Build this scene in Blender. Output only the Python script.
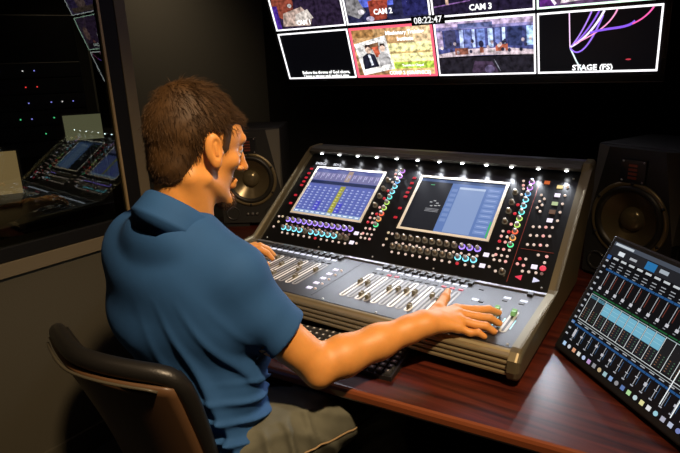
import bpy, bmesh, math, random
import numpy as np
from mathutils import Matrix, Vector
random.seed(7); rng = np.random.default_rng(7)
for o in list(bpy.data.objects): bpy.data.objects.remove(o)
scene = bpy.context.scene
COL = scene.collection
PI = math.pi
def R(d): return math.radians(d)

# ------------------------------------------------------------------ camera
YAW, PITCH, ROLL, FPX = 0.592563, 0.290946, -0.035794, 534.772
CAM = Vector((1.22297, -1.731788, 1.428937))
f_ = Vector((-math.sin(YAW)*math.cos(PITCH), math.cos(YAW)*math.cos(PITCH), -math.sin(PITCH)))
r0 = Vector((math.cos(YAW), math.sin(YAW), 0)); u0 = r0.cross(f_)
r_ = r0*math.cos(ROLL)+u0*math.sin(ROLL); u_ = -r0*math.sin(ROLL)+u0*math.cos(ROLL)
cd = bpy.data.cameras.new('camera'); cam = bpy.data.objects.new('camera', cd); COL.objects.link(cam)
cd.sensor_width = 36; cd.lens = FPX/680*36; cd.clip_start = .02
cam.matrix_world = Matrix(((r_.x,u_.x,-f_.x,CAM.x),(r_.y,u_.y,-f_.y,CAM.y),(r_.z,u_.z,-f_.z,CAM.z),(0,0,0,1)))
scene.camera = cam
# ------------------------------------------------------------------ world, exposure
w = bpy.data.worlds.new('world'); scene.world = w; w.use_nodes = True
w.node_tree.nodes['Background'].inputs[0].default_value = (.9,.75,.55,1)
w.node_tree.nodes['Background'].inputs[1].default_value = 0.0
vs = scene.view_settings; vs.view_transform = 'Standard'; vs.look = 'None'; vs.exposure = 0; vs.gamma = 1; vs.use_curve_mapping = False
# warm downlight over the operator, then two added spots that brighten the walls (fixtures are built with the room)
LAMPS = [((1.50,-1.42,2.56), (0.52,-0.95,0.95), 215, 68, 1.0), ((-0.02,-1.95,2.56), (0.0,-1.3,0.3), 2.2, 100, .9), ((-1.75,-.05,2.56), (-1.75,.6,1.3), 24, 90, 1.0)]
LAMP_COL = (1.0, .72, .44)
LED_W = 1.6

# ------------------------------------------------------------------ materials
MATS = {}
def mat(name, col, rough=.5, metal=0, em=None, es=1, noise=None, bump=None, coat=0, spec=.5, sss=0, alpha=None):
    if name in MATS: return MATS[name]
    m = bpy.data.materials.new(name); m.use_nodes = True; MATS[name] = m
    nt = m.node_tree; b = nt.nodes['Principled BSDF']
    b.inputs['Base Color'].default_value = (*col,1); b.inputs['Roughness'].default_value = rough
    b.inputs['Metallic'].default_value = metal; b.inputs['Coat Weight'].default_value = coat
    b.inputs['Coat Roughness'].default_value = .28
    b.inputs['Specular IOR Level'].default_value = spec
    if sss:
        b.inputs['Subsurface Weight'].default_value = sss
        b.inputs['Subsurface Radius'].default_value = (.012,.005,.003); b.inputs['Subsurface Scale'].default_value = 1
    if em is not None:
        b.inputs['Emission Color'].default_value = (*em,1); b.inputs['Emission Strength'].default_value = es
    tc = None
    if noise or bump:
        tc = nt.nodes.new('ShaderNodeTexCoord')
    if noise:      # (scale, amount, stretch xyz)
        sc, am, st = noise
        mp = nt.nodes.new('ShaderNodeMapping'); mp.inputs['Scale'].default_value = st
        nz = nt.nodes.new('ShaderNodeTexNoise'); nz.inputs['Scale'].default_value = sc; nz.inputs['Detail'].default_value = 4
        mx = nt.nodes.new('ShaderNodeMix'); mx.data_type = 'RGBA'
        mx.inputs['A'].default_value = tuple(min(1,c*(1-am)) for c in col)+(1,); mx.inputs['B'].default_value = tuple(min(1,c*(1+am)) for c in col)+(1,)
        nt.links.new(tc.outputs['Object'], mp.inputs['Vector']); nt.links.new(mp.outputs[0], nz.inputs['Vector'])
        nt.links.new(nz.outputs['Fac'], mx.inputs['Factor']); nt.links.new(mx.outputs['Result'], b.inputs['Base Color'])
    if bump:       # (scale, strength)
        nz = nt.nodes.new('ShaderNodeTexNoise'); nz.inputs['Scale'].default_value = bump[0]; nz.inputs['Detail'].default_value = 3
        bp = nt.nodes.new('ShaderNodeBump'); bp.inputs['Strength'].default_value = bump[1]; bp.inputs['Distance'].default_value = .002
        nt.links.new(tc.outputs['Object'], nz.inputs['Vector']); nt.links.new(nz.outputs['Fac'], bp.inputs['Height']); nt.links.new(bp.outputs[0], b.inputs['Normal'])
    return m
def em(col, s=1.0):
    k = 'glow_%02x%02x%02x_%d' % (*[int(255*min(1,c)) for c in col], int(s*100))
    return mat(k, (.004,.004,.004), .3, 0, col, s, spec=.25)
def emp(col, s=1.0):
    k = 'video_%02x%02x%02x_%d' % (*[int(255*min(1,c)) for c in col], int(s*100))
    if k in MATS: return MATS[k]
    m = mat(k, (.004,.004,.004), .3, 0, col, s, spec=.25); nt = m.node_tree; b = nt.nodes['Principled BSDF']
    tc = nt.nodes.new('ShaderNodeTexCoord'); nz = nt.nodes.new('ShaderNodeTexNoise'); nz.inputs['Scale'].default_value = 55; nz.inputs['Detail'].default_value = 5
    mr = nt.nodes.new('ShaderNodeMapRange'); mr.inputs['From Min'].default_value = .34; mr.inputs['From Max'].default_value = .66; mr.inputs['To Min'].default_value = .35*s; mr.inputs['To Max'].default_value = 1.5*s
    nt.links.new(tc.outputs['Object'], nz.inputs['Vector']); nt.links.new(nz.outputs['Fac'], mr.inputs['Value']); nt.links.new(mr.outputs[0], b.inputs['Emission Strength'])
    return m
def wood_mat():
    m = mat('mahogany', (.12,.02,.012), .32, coat=.35)
    nt = m.node_tree; b = nt.nodes['Principled BSDF']
    tc = nt.nodes.new('ShaderNodeTexCoord'); mp = nt.nodes.new('ShaderNodeMapping'); mp.inputs['Scale'].default_value = (1.2,22,22)
    nz = nt.nodes.new('ShaderNodeTexNoise'); nz.inputs['Scale'].default_value = 3; nz.inputs['Detail'].default_value = 6; nz.inputs['Distortion'].default_value = .6
    cr = nt.nodes.new('ShaderNodeValToRGB'); e = cr.color_ramp.elements
    e[0].position = .32; e[0].color = (.020,.0035,.0025,1); e[1].position = .72; e[1].color = (.105,.019,.009,1)
    nt.links.new(tc.outputs['Object'], mp.inputs[0]); nt.links.new(mp.outputs[0], nz.inputs['Vector']); nt.links.new(nz.outputs['Fac'], cr.inputs[0]); nt.links.new(cr.outputs[0], b.inputs['Base Color'])
    return m
M_BLACK = mat('black_plastic', (.012,.012,.013), .45)
M_PANEL = mat('black_panel', (.006,.006,.0065), .28)
M_DECK = mat('dark_grey_deck', (.050,.053,.062), .40, .3, bump=(900,.05))
M_OLIVE = mat('champagne_aluminium', (.40,.33,.19), .40, .7, noise=(40,.12,(1,30,30)))
M_STEEL = mat('bright_steel', (.6,.6,.6), .3, 1)
M_WHITE = mat('white_plastic', (.75,.75,.75), .45)
M_GREYP = mat('grey_plastic', (.30,.30,.31), .45)
M_DKGREY = mat('charcoal_plastic', (.04,.04,.042), .5)
M_CREAM = mat('cream_frame', (.93,.90,.80), .35)
M_SKIN = mat('skin', (.72,.31,.075), .48, noise=(60,.10,(1,1,1)), bump=(500,.15), sss=.12)
M_HAIR = mat('brown_hair', (.056,.027,.008), .6, spec=.3, noise=(30,.5,(1,1,1)))
M_SHIRT = mat('blue_knit', (.025,.092,.25), .8, noise=(25,.08,(1,1,1)), bump=(1400,.25), spec=.25)
M_JEANS = mat('faded_denim', (.12,.12,.088), .85, noise=(18,.35,(1,1,1)), bump=(900,.4), spec=.2)
M_LEATHER = mat('black_leather', (.012,.011,.010), .38, bump=(260,.2))
M_SHELL = mat('brown_shell', (.10,.05,.022), .42)
M_WALL = mat('grey_paint', (.105,.108,.10), .85, bump=(120,.2))
M_WALLW = mat('tan_paint', (.075,.066,.042), .85, bump=(120,.2))
M_DARKWALL = mat('black_fabric', (.010,.010,.010), .95)
M_CARPET = mat('charcoal_carpet', (.03,.03,.03), .95, bump=(300,.6))
M_CEIL = mat('ceiling_paint', (.10,.095,.085), .9)
M_WOOD = wood_mat()

# ------------------------------------------------------------------ mesh helpers
class MB:
    def __init__(s): s.v = []; s.f = []; s.mi = []; s.mats = []; s.sm = []
    def mid(s, m):
        if m not in s.mats: s.mats.append(m)
        return s.mats.index(m)
    def add(s, vs, fs, m, M=None, smooth=False):
        n = len(s.v); k = s.mid(m)
        for v in vs:
            v = Vector(v); s.v.append(M @ v if M else v)
        for f in fs: s.f.append(tuple(i+n for i in f)); s.mi.append(k); s.sm.append(smooth)
        return s
    def box(s, lo, hi, m, M=None, bev=0):
        x0,y0,z0 = lo; x1,y1,z1 = hi
        if bev <= 0:
            vs = [(x0,y0,z0),(x1,y0,z0),(x1,y1,z0),(x0,y1,z0),(x0,y0,z1),(x1,y0,z1),(x1,y1,z1),(x0,y1,z1)]
            return s.add(vs, [(0,3,2,1),(4,5,6,7),(0,1,5,4),(1,2,6,5),(2,3,7,6),(3,0,4,7)], m, M)
        bm = bmesh.new(); bmesh.ops.create_cube(bm, size=1)
        for v in bm.verts: v.co = Vector(((x0+x1)/2+v.co.x*(x1-x0), (y0+y1)/2+v.co.y*(y1-y0), (z0+z1)/2+v.co.z*(z1-z0)))
        bmesh.ops.bevel(bm, geom=bm.edges[:], offset=bev, segments=2, profile=.5, affect='EDGES')
        bm.verts.index_update()
        s.add([v.co for v in bm.verts], [tuple(v.index for v in f.verts) for f in bm.faces], m, M); bm.free(); return s
    def lathe(s, prof, m, M=None, n=24, smooth=True, cap=True):   # prof: (r, z) list, axis z
        vs = [(r*math.cos(2*PI*i/n), r*math.sin(2*PI*i/n), z) for r,z in prof for i in range(n)]
        fs = [(j*n+i, j*n+(i+1)%n, (j+1)*n+(i+1)%n, (j+1)*n+i) for j in range(len(prof)-1) for i in range(n)]
        if cap:
            fs.append(tuple(range(n))[::-1]); b = (len(prof)-1)*n; fs.append(tuple(b+i for i in range(n)))
        return s.add(vs, fs, m, M, smooth)
    def prism(s, poly, a, b, m, M=None, axis='z', smooth=False):   # poly 2d extruded from a to b along axis
        n = len(poly)
        def p(q, t): return (q[0],q[1],t) if axis=='z' else ((t,q[0],q[1]) if axis=='x' else (q[0],t,q[1]))
        vs = [p(q,a) for q in poly]+[p(q,b) for q in poly]
        fs = [tuple(range(n))[::-1], tuple(range(n,2*n))]+[(i,(i+1)%n,n+(i+1)%n,n+i) for i in range(n)]
        return s.add(vs, fs, m, M, smooth)
    def tube(s, pts, rad, m, M=None, n=8, smooth=True):
        pts = [Vector(p) for p in pts]; L = len(pts)
        rads = rad if isinstance(rad,(list,tuple)) else [rad]*L
        vs = []; up = Vector((0,0,1))
        for i,p in enumerate(pts):
            t = (pts[min(i+1,L-1)]-pts[max(i-1,0)]).normalized()
            a = t.cross(up); a = a.normalized() if a.length>1e-3 else Vector((1,0,0)); b = t.cross(a)
            vs += [p+(a*math.cos(2*PI*k/n)+b*math.sin(2*PI*k/n))*rads[i] for k in range(n)]
        fs = [(j*n+i, j*n+(i+1)%n, (j+1)*n+(i+1)%n, (j+1)*n+i) for j in range(L-1) for i in range(n)]
        fs += [tuple(range(n))[::-1], tuple((L-1)*n+i for i in range(n))]
        return s.add(vs, fs, m, M, smooth)
    def poly(s, pts, z, m, M=None): return s.add([(x,y,z) for x,y in pts], [tuple(range(len(pts)))], m, M)
    def rect(s, x0,y0,x1,y1,z,m,M=None): return s.poly([(x0,y0),(x1,y0),(x1,y1),(x0,y1)], z, m, M)
    def mesh(s, name):
        me = bpy.data.meshes.new(name); me.from_pydata([tuple(v) for v in s.v], [], s.f)
        for m in s.mats: me.materials.append(m)
        me.polygons.foreach_set('material_index', s.mi); me.polygons.foreach_set('use_smooth', s.sm); me.update()
        bm = bmesh.new(); bm.from_mesh(me); bmesh.ops.recalc_face_normals(bm, faces=bm.faces); bm.to_mesh(me); bm.free()
        return me
    def build(s, name, parent=None, M=None): return obj(name, s.mesh(name), parent, M)
def obj(name, me, parent=None, M=None):
    o = bpy.data.objects.new(name, me); COL.objects.link(o)
    if parent: o.parent = parent
    if M is not None: o.matrix_basis = M
    return o
def tag(o, label=None, cat=None, group=None, kind=None):
    if label: o['label'] = label
    if cat: o['category'] = cat
    if group: o['group'] = group
    if kind: o['kind'] = kind
    return o
def thing(name, label, cat, M=None, group=None):
    o = bpy.data.objects.new(name, None); COL.objects.link(o); o.empty_display_size = .05
    if M is not None: o.matrix_basis = M
    return tag(o, label, cat, group)
def T(x,y,z): return Matrix.Translation((x,y,z))
def frame(o, X, Y, Z): return Matrix(((X[0],Y[0],Z[0],o[0]),(X[1],Y[1],Z[1],o[1]),(X[2],Y[2],Z[2],o[2]),(0,0,0,1)))
def text_mesh(name, body, size, m, align='CENTER', bold=0):
    c = bpy.data.curves.new(name, 'FONT'); c.body = body; c.size = size; c.align_x = align; c.align_y = 'CENTER'; c.offset = bold; c.resolution_u = 2
    o = bpy.data.objects.new(name, c); COL.objects.link(o)
    me = bpy.data.meshes.new_from_object(o.evaluated_get(bpy.context.evaluated_depsgraph_get()))
    bpy.data.objects.remove(o); me.name = name; me.materials.clear(); me.materials.append(m); return me
def arc(cx, cy, r, a0, a1, n): return [(cx+r*math.cos(a0+(a1-a0)*i/n), cy+r*math.sin(a0+(a1-a0)*i/n)) for i in range(n+1)]
def stadium(cx, y0, y1, r, n=6): return arc(cx,y1-r,r,0,PI,n)+arc(cx,y0+r,r,PI,2*PI,n)

# ================================================================== THE SETTING
def struct(name, mb, M=None): return tag(mb.build(name, None, M), kind='structure')
ROOM = (-2.4, 2.7, -2.9, .62)   # x0,x1,y0,y1
mb = MB().box((-2.6,-3.1,-.1),(2.9,.85,0), M_CARPET); struct('floor', mb)
mb = MB().box((-2.6,-3.1,2.6),(2.9,.85,2.7), M_CEIL); struct('ceiling', mb)
mb = MB().box((-2.6,.62,0),(2.9,.74,2.6), M_WALL); struct('wall_back', mb)
mb = MB().box((2.6,-3.1,0),(2.72,.62,2.6), M_DARKWALL); struct('wall_right', mb)
mb = MB().box((-2.6,-3.02,0),(2.6,-2.9,2.6), M_DARKWALL); struct('wall_rear', mb)
# window wall: its face runs through n.P = d ; local x along the wall (towards the back of the room), local y into the wall
A = R(-4); n_ = Vector((math.cos(A), math.sin(A), 0)); t_ = Vector((-n_.y, n_.x, 0)); dW = -.57
O = n_*dW; MW = frame(O, t_, -n_, Vector((0,0,1)))
s_end = (Vector((-.599,-.400,0))-O).dot(t_)            # corner where the wall stops
SILL, HEAD = .845, 2.15; s_j = s_end-.045              # opening
mb = MB(); s0 = s_end-2.75; s_w = s_end-1.75
mb.box((s0,0,0),(s_end,.12,SILL), M_WALLW).box((s0,0,HEAD),(s_end,.12,2.6), M_WALLW).box((s_j,0,SILL),(s_end,.12,HEAD), M_WALLW).box((s0,0,SILL),(s_w,.12,HEAD), M_WALLW)
struct('wall_left', mb, MW)
mb = MB().box((s0,-.012,0),(s_end,0,.10), M_WALLW); struct('baseboard_left', mb, MW)
mb = MB().box((-2.6,.605,0),(2.6,.62,.10), M_BLACK); struct('baseboard_back', mb)
win = tag(thing('window_1', None, None, MW), kind='structure')
M_FRAME = mat('black_window_frame', (.006,.006,.006), .6, spec=.2)
M_BRASS = mat('glazing_bead', (.42,.30,.14), .4, .3)
fw_ = .055
for nm, lo, hi in (('window_sill',(s_w,-.012,SILL),(s_j,.10,SILL+.05)),('window_head',(s_w,-.012,HEAD-.05),(s_j,.10,HEAD)),
                   ('window_jamb',(s_j-fw_,-.012,SILL+.05),(s_j,.10,HEAD-.05)),('window_jamb',(s_w,-.012,SILL+.05),(s_w+fw_,.10,HEAD-.05))):
    MB().box(lo,hi,M_FRAME,bev=.003).build(nm, win)
MB().box((s_j-fw_-.009,-.012,SILL+.05),(s_j-fw_,-.002,HEAD-.05), M_BRASS).build('glazing_bead', win)
M_TRIM = mat('tan_casing', (.15,.12,.07), .7)
MB().box((s_w-.05,-.018,SILL-.05),(s_end,0,SILL), M_TRIM, bev=.002).build('window_apron', win); MB().box((s_j,-.014,SILL),(s_end,0,HEAD), M_TRIM, bev=.002).build('window_casing', win)
gl = bpy.data.materials.new('window_glass'); gl.use_nodes = True; nt = gl.node_tree
for nd in list(nt.nodes): nt.nodes.remove(nd)
ou = nt.nodes.new('ShaderNodeOutputMaterial'); g1 = nt.nodes.new('ShaderNodeBsdfGlossy'); g1.inputs['Roughness'].default_value = 0; g1.inputs['Color'].default_value = (.85,1,.92,1)
tr = nt.nodes.new('ShaderNodeBsdfTransparent'); tr.inputs['Color'].default_value = (.75,.80,.78,1); mx = nt.nodes.new('ShaderNodeMixShader')
lw = nt.nodes.new('ShaderNodeFresnel'); lw.inputs['IOR'].default_value = 1.9
nt.links.new(lw.outputs[0], mx.inputs[0]); nt.links.new(tr.outputs[0], mx.inputs[1]); nt.links.new(g1.outputs[0], mx.inputs[2]); nt.links.new(mx.outputs[0], ou.inputs[0])
MB().add([(s_w+fw_,.0,SILL+.05),(s_j-fw_,.0,SILL+.05),(s_j-fw_,.0,HEAD-.05),(s_w+fw_,.0,HEAD-.05)], [(0,1,2,3)], gl).build('pane', win)
# dark acoustic panels on the back wall
for i,(x0,x1) in enumerate(((-.77,-.18),(-.175,.44),(.445,1.215),(1.22,1.99),(1.995,2.58))):
    MB().box((x0,.565,.12),(x1,.62,2.55), M_DARKWALL, bev=.006).build('trim_%d'%(i+1))['kind'] = 'structure'
# next room behind the glass
mb = MB().box((-2.58,-3.0,0),(-2.46,.62,2.6), M_DARKWALL); struct('wall_next_room', mb)

# ceiling downlights, the last two added to brighten walls
def downlight(loc, aim, watt, cone, blend, label):
    t = thing('ceiling_downlight', label, 'ceiling light', T(loc[0],loc[1],2.6), 'ceiling downlights')
    MB().lathe([(.058,0),(.085,0),(.085,-.008),(.078,-.012),(.058,-.004)], M_WHITE, n=32, cap=False).build('trim_ring', t)
    MB().lathe([(.058,-.002),(.05,-.0015),(.0,-.001)], em(LAMP_COL, 2), n=24, cap=False).build('lens', t)
    L = bpy.data.lights.new('downlight_lamp','SPOT'); L.energy = watt; L.color = LAMP_COL; L.spot_size = R(cone); L.spot_blend = blend; L.shadow_soft_size = .05
    o = bpy.data.objects.new('downlight_lamp', L); COL.objects.link(o); o.parent = t
    d = Vector(aim)-Vector(loc); o.matrix_basis = T(0,0,-.03) @ d.to_track_quat('-Z','Y').to_matrix().to_4x4()
downlight(*LAMPS[0], 'round white recessed ceiling downlight above the man at the console')
downlight(*LAMPS[1], 'added fill light in a round ceiling fitting, brightening the window wall')  # weak extra lamp, added to lift the lower window wall
downlight(*LAMPS[2], 'added wall-washing light in a round ceiling fitting, brightening the back wall')  # added wall washer for the grey left end of the back wall

# ================================================================== DESK
DZ = .75
dk = thing('studio_desk', 'dark red mahogany desk carrying the mixing console', 'desk', T(.45,-.3,0))
L_ = lambda x,y,z: (x-.45, y+.3, z)
poly = [(-.64,.50),(-.64,-.26),(.02,-.62),(.02,-.936),(1.50,-.795),(2.3,-.72),(2.3,.50)]
MB().prism([(x-.45,y+.3) for x,y in poly], DZ-.026, DZ, M_WOOD).build('desk_top', dk)
e0, e1 = Vector((.02,-.936)), Vector((1.50,-.795))
dv = (e1-e0).normalized(); nv = Vector((dv.y,-dv.x))
mb = MB(); pf = [(0,DZ-.028),(.006,DZ-.026),(.009,DZ-.02),(.009,DZ-.008),(.006,DZ-.002),(0,DZ)]
M_EDGE = mat('cherry_edge', (.20,.055,.020), .28, coat=.4)
vs_ = [(e.x+nv.x*a-.45, e.y+nv.y*a+.3, z) for e in (e0,e1) for a,z in pf]; k = len(pf)
mb.add(vs_, [(i,i+1,k+i+1,k+i) for i in range(k-1)]+[tuple(range(k)),tuple(range(k,2*k))[::-1]], M_EDGE); mb.build('edge_band', dk)
for x in (-.58, 2.15):
    MB().box(L_(x-.015,-.20,0), L_(x+.015,.42,DZ-.026), M_WOOD).build('side_panel', dk)
MB().box(L_(-.565,.30,.2), L_(2.135,.32,DZ-.026), M_BLACK).build('modesty_panel', dk)

# ================================================================== MIXING CONSOLE
CX, CY = .45, -.33
con = thing('mixing_console', 'large black digital mixing console with two screens and rows of lit knobs', 'mixing console', T(CX,CY,DZ))
BASE = T(-CX,-CY,-DZ)
pa = R(36.633); LZ = 1.10; VH = .447; XL, XR = -.0538, .9487
pX = Vector((1,0,0)); pdn = Vector((0,-math.cos(pa),-math.sin(pa))); pN = Vector((0,-math.sin(pa),math.cos(pa)))
MP = BASE @ frame(Vector((0,0,LZ)), pX, -pdn, pN)      # panel: local (x, -v, height)
HNG = Vector((0,0,LZ))+pdn*VH
ds = R(.6); ddn = Vector((0,-math.cos(ds),-math.sin(ds))); dN = Vector((0,-math.sin(ds),math.cos(ds))); DD = .318
MD = BASE @ frame(HNG, pX, -ddn, dN)                   # deck: local (x, -v, height)
FR = HNG+ddn*DD
# profile in (y,z)
zb = FR.z-.058
prof = [(FR.y,FR.z),(HNG.y,HNG.z),(.005,LZ+.004),(.06,LZ+.03),(.06,LZ-.06),(-.10,zb),(FR.y,zb)]
MB().prism([(y-CY, z-DZ-.004) for y,z in prof], XL-CX, XR-CX, M_PANEL, axis='x').build('chassis', con)
MB().box((XL,-VH,0),(XR,-.012,.001), M_PANEL, MP).build('control_panel', con)
MB().box((XL,-DD,0),(XR,-.001,.001), M_DECK, MD).build('fader_deck', con)
MB().box((XL,-.016,.0012),(XR,-.002,.006), mat('satin_lip', (.35,.36,.38), .3, .8), MD, bev=.001).build('hinge_lip', con)
MB().box((.396,-.30,.001),(.399,-.02,.0016), M_BLACK, MD).build('panel_seam', con)
MB().box((XL,-DD+.002,.001),(XR,-DD+.006,.002), M_BLACK, MD).build('deck_seam', con)
# side cheeks
def cheek(x0,x1,flip):
    r = .007
    out = [(FR.y-.028,zb+.004),(FR.y-.034,zb+.02),(FR.y-.030,FR.z-.012),(FR.y-.014,FR.z+.002),(FR.y,FR.z+r),(HNG.y-.006,HNG.z+r),(HNG.y+.006,HNG.z+r+.006),(-.02,LZ+r-.004),(.0,LZ+.024),(.062,LZ+.028),(.064,LZ-.06),(-.08,zb-.004),(FR.y-.02,zb-.004)]
    bm = bmesh.new()
    a = [bm.verts.new((x0-CX,y-CY,z-DZ)) for y,z in out]; b = [bm.verts.new((x1-CX,y-CY,z-DZ)) for y,z in out]
    n = len(out); bm.faces.new(a); bm.faces.new(b[::-1])
    for i in range(n): bm.faces.new((a[i],a[(i+1)%n],b[(i+1)%n],b[i]))
    xe = x1 if flip else x0
    ed = [e for e in bm.edges if all(abs(v.co.x-(xe-CX))<1e-5 for v in e.verts)]
    bmesh.ops.bevel(bm, geom=ed, offset=.012, segments=4, profile=.5, affect='EDGES')
    bmesh.ops.recalc_face_normals(bm, faces=bm.faces)
    me = bpy.data.meshes.new('side_cheek'); bm.to_mesh(me); bm.free(); me.materials.append(M_CHEEK)
    obj('side_cheek', me, con)
M_CHEEK = mat('dark_champagne', (.17,.14,.08), .45, .6)
cheek(XR,XR+.027,True); cheek(XL-.027,XL,False)
# ribbed front rail
pf = [(0,FR.z+.001),(-.006,FR.z),(-.010,FR.z-.004)]
for k in range(4):
    z = FR.z-.006-k*.0125
    pf += [(-.020-.001*k,z),(-.022-.001*k,z-.0035),(-.022-.001*k,z-.0075),(-.015,z-.009),(-.015,z-.0115)]
pf += [(-.012,zb),(0,zb)]
MB().prism([(FR.y+a-CY,z-DZ) for a,z in pf], XL-CX, XR-CX, M_OLIVE, axis='x').build('front_rail', con)
for x in (.02,.34,.80,.93):
    for y in (-.64,-.12):
        MB().lathe([(.014,DZ+.0),(.016,DZ+.006),(.016,zb)], M_BLACK, T(x-CX,y-CY,-DZ), n=16).build('rubber_foot', con)
# light bar with LEDs
bar = [(.045,-.012),(.045,.022),(.02,.027),(-.022,.021),(-.034,.012),(-.030,.004),(-.012,.000)]
MB().prism([(y-CY, LZ-DZ+z) for y,z in bar], XL-CX, XR-CX, mat('dark_bar',(.05,.045,.035),.4,.4), axis='x').build('light_bar', con)
led_m = MB().lathe([(.0055,0),(.0055,.002),(.004,.0035),(0,.0042)], em((.92,.95,1.0), 14), n=12, cap=False).mesh('led')
for i in range(12):
    p = Vector((.0065+i*.0820, -.033, LZ+.005))
    obj('led', led_m, con, BASE @ frame(p, Vector((1,0,0)), Vector((0,.6,-.8)).cross(Vector((1,0,0)))*-1, Vector((0,-.72,-.69)).normalized()))
    l = bpy.data.lights.new('led_lamp','SPOT'); l.energy = LED_W; l.color = (.86,.91,1); l.spot_size = R(112); l.spot_blend = .9; l.shadow_soft_size = .004
    o = bpy.data.objects.new('led_lamp', l); COL.objects.link(o); o.parent = con
    o.matrix_basis = BASE @ T(p.x, p.y-.008, p.z-.004) @ Vector((0,-.86,-.50)).to_track_quat('-Z','Y').to_matrix().to_4x4()
# displays
def panel_box(name, x0,v0,x1,v1,h0,h1,m,parent=con,bev=0,M=MP): return MB().box((x0,-v1,h0),(x1,-v0,h1),m,M,bev).build(name,parent)
def display(x0, v0, W, H, content):
    d = MB().prism([(x0,-v0),(x0+W,-v0),(x0+W,-v0-H),(x0,-v0-H)], .0012, .004, M_BLACK, MP).build('display', con)
    b = .0085; mb = MB()
    for lo,hi in (((x0,-v0-H),(x0+W,-v0-H+b)),((x0,-v0-b),(x0+W,-v0)),((x0,-v0-H+b),(x0+b,-v0-b)),((x0+W-b,-v0-H+b),(x0+W,-v0-b))):
        mb.box((*lo,.003),(*hi,.0065), M_CREAM, MP)
    mb.build('screen_frame', d)
    mb = MB(); X0,Y0,w,h = x0+b,-v0-H+b,W-2*b,H-2*b
    def q(u0,v0_,u1,v1_,lay,c,s): mb.rect(X0+u0*w,Y0+v0_*h,X0+u1*w,Y0+v1_*h,.0042+lay*.00012,em(c,s),MP)
    content(q); mb.build('screen', d)
    return d
def scr1(q):
    q(0,0,1,1,0,(.12,.14,.42),.9); q(0,.74,1,.92,1,(.20,.19,.40),.9); q(0,.92,1,1,1,(.10,.12,.36),.9); q(0,.66,1,.73,1,(.01,.02,.08),1); q(0,0,1,.07,1,(.35,.5,.75),.9)
    for i in range(12):
        x = .01+i*.082; y = (i == 6)
        q(x,.02,x+.074,.64,1,(.42,.40,.05) if y else (.13,.17,.55),.85)
        if i in (3,7): q(x,.08,x+.074,.30,2,(.07,.07,.62),.9)
        if y: q(x,.74,x+.074,.98,2,(.45,.32,.25),.9)
        for j in range(9):
            q(x+.012,.10+j*.058,x+.04,.122+j*.058,3,(.50,.56,.85) if not y else (.75,.72,.25),.95)
            if j%2: q(x+.048,.105+j*.058,x+.066,.118+j*.058,3,(.30,.36,.75),.8)
        q(x+.02,.78,x+.03,.90,3,(.55,.55,.8),.9); q(x+.04,.83,x+.06,.90,3,(.45,.40,.7),.9)
        q(x+.01,.025,x+.06,.05,3,(.85,.92,1),1)
def scr2(q):
    q(0,0,1,1,0,(.012,.013,.018),1); q(0,.93,1,.985,1,(.06,.10,.22),1); q(.40,0,1,.93,1,(.13,.22,.50),.95); q(.50,.02,.80,.83,2,(.26,.36,.62),.95); q(.50,.83,.80,.87,2,(.5,.6,.8),1)
    for j in range(9): q(.83,.06+j*.095,.97,.13+j*.095,2,(.20,.30,.60),.95); q(.85,.09+j*.095,.95,.10+j*.095,3,(.42,.52,.80),1)
    for j in range(7): q(.42,.20+j*.095,.485,.255+j*.095,2,(.20,.30,.58),.95)
    q(.975,.02,.99,.30,3,(.05,.50,.12),1)
    for (a,b_) in ((.22,.52),(.26,.55),(.30,.51),(.24,.45),(.29,.46),(.33,.47)): q(a,b_,a+.03,b_+.018,2,(.5,.5,.52),1)
    for j in range(3): q(.20,.40-j*.025,.36,.41-j*.025,2,(.32,.32,.34),1)
    q(.14,.86,.19,.875,2,(.1,.4,.2),1)
tag(display(.006,.075,.304,.235,scr1), 'blue channel screen with a yellow column')
tag(display(.447,.075,.304,.235,scr2), 'half black, half blue menu screen')
tm = text_mesh('maker_mark', 'DiGiCo', .016, em((.9,.92,1), 1.2), 'LEFT', .0004); obj('maker_mark', tm, con, MP @ T(-.015,-.057,.0014))
tm = text_mesh('model_mark', 'SD12', .016, em((.9,.92,1), 1.0), 'LEFT', .0004); obj('model_mark', tm, con, MP @ T(.068,-.057,.0014))
# knobs
def knob_mesh(nm, ring, s, body):
    mb = MB(); mb.lathe([(.0098,.001),(.0098,.0025),(.0072,.0032)], em(ring,s), n=16, cap=False)
    mb.lathe([(.0068,.001),(.0066,.013),(.0055,.0150),(0,.0152)], body, n=14, cap=False)
    mb.box((-.0006,.001,.0152),(.0006,.006,.0158), M_WHITE); return mb.mesh(nm)
M_BRONZE = mat('bronze_knob', (.25,.21,.16), .3, .7); M_SILV = mat('smoke_knob', (.35,.35,.38), .3, .5)
KN = {c: knob_mesh('rotary_knob', rgb, s, b) for c,(rgb,s,b) in {
    'purple':((.36,.22,.95),2.0,M_SILV),'cyan':((.20,.70,.85),1.9,M_SILV),'bronze':((.30,.24,.16),.35,M_BRONZE),'violet':((.62,.28,.85),1.7,M_SILV),'blue':((.2,.5,.95),1.6,M_SILV),
    'green':((.10,.75,.30),1.6,M_SILV),'lime':((.5,.75,.15),1.5,M_SILV),'red':((.95,.12,.05),1.8,M_SILV),'orange':((.95,.38,.10),1.5,M_SILV),'teal':((.12,.70,.65),1.6,M_SILV)}.items()}
def knob(c,x,v,s=1): obj('rotary_knob', KN[c], con, MP @ T(x,-v,0) @ Matrix.Rotation(random.uniform(-2,2),4,'Z') @ Matrix.Scale(s,4))
def btn_mesh(nm, w, h, c, s): 
    mb = MB(); mb.box((-w/2,-h/2,.0005),(w/2,h/2,.0035), em(c,s), bev=.0006); return mb.mesh(nm)
def dome_mesh(c, s, r=.0046): return MB().lathe([(r,.0005),(r*.95,.003),(r*.6,.0048),(0,.0054)], em(c,s), n=10, cap=False).mesh('push_button')
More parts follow.
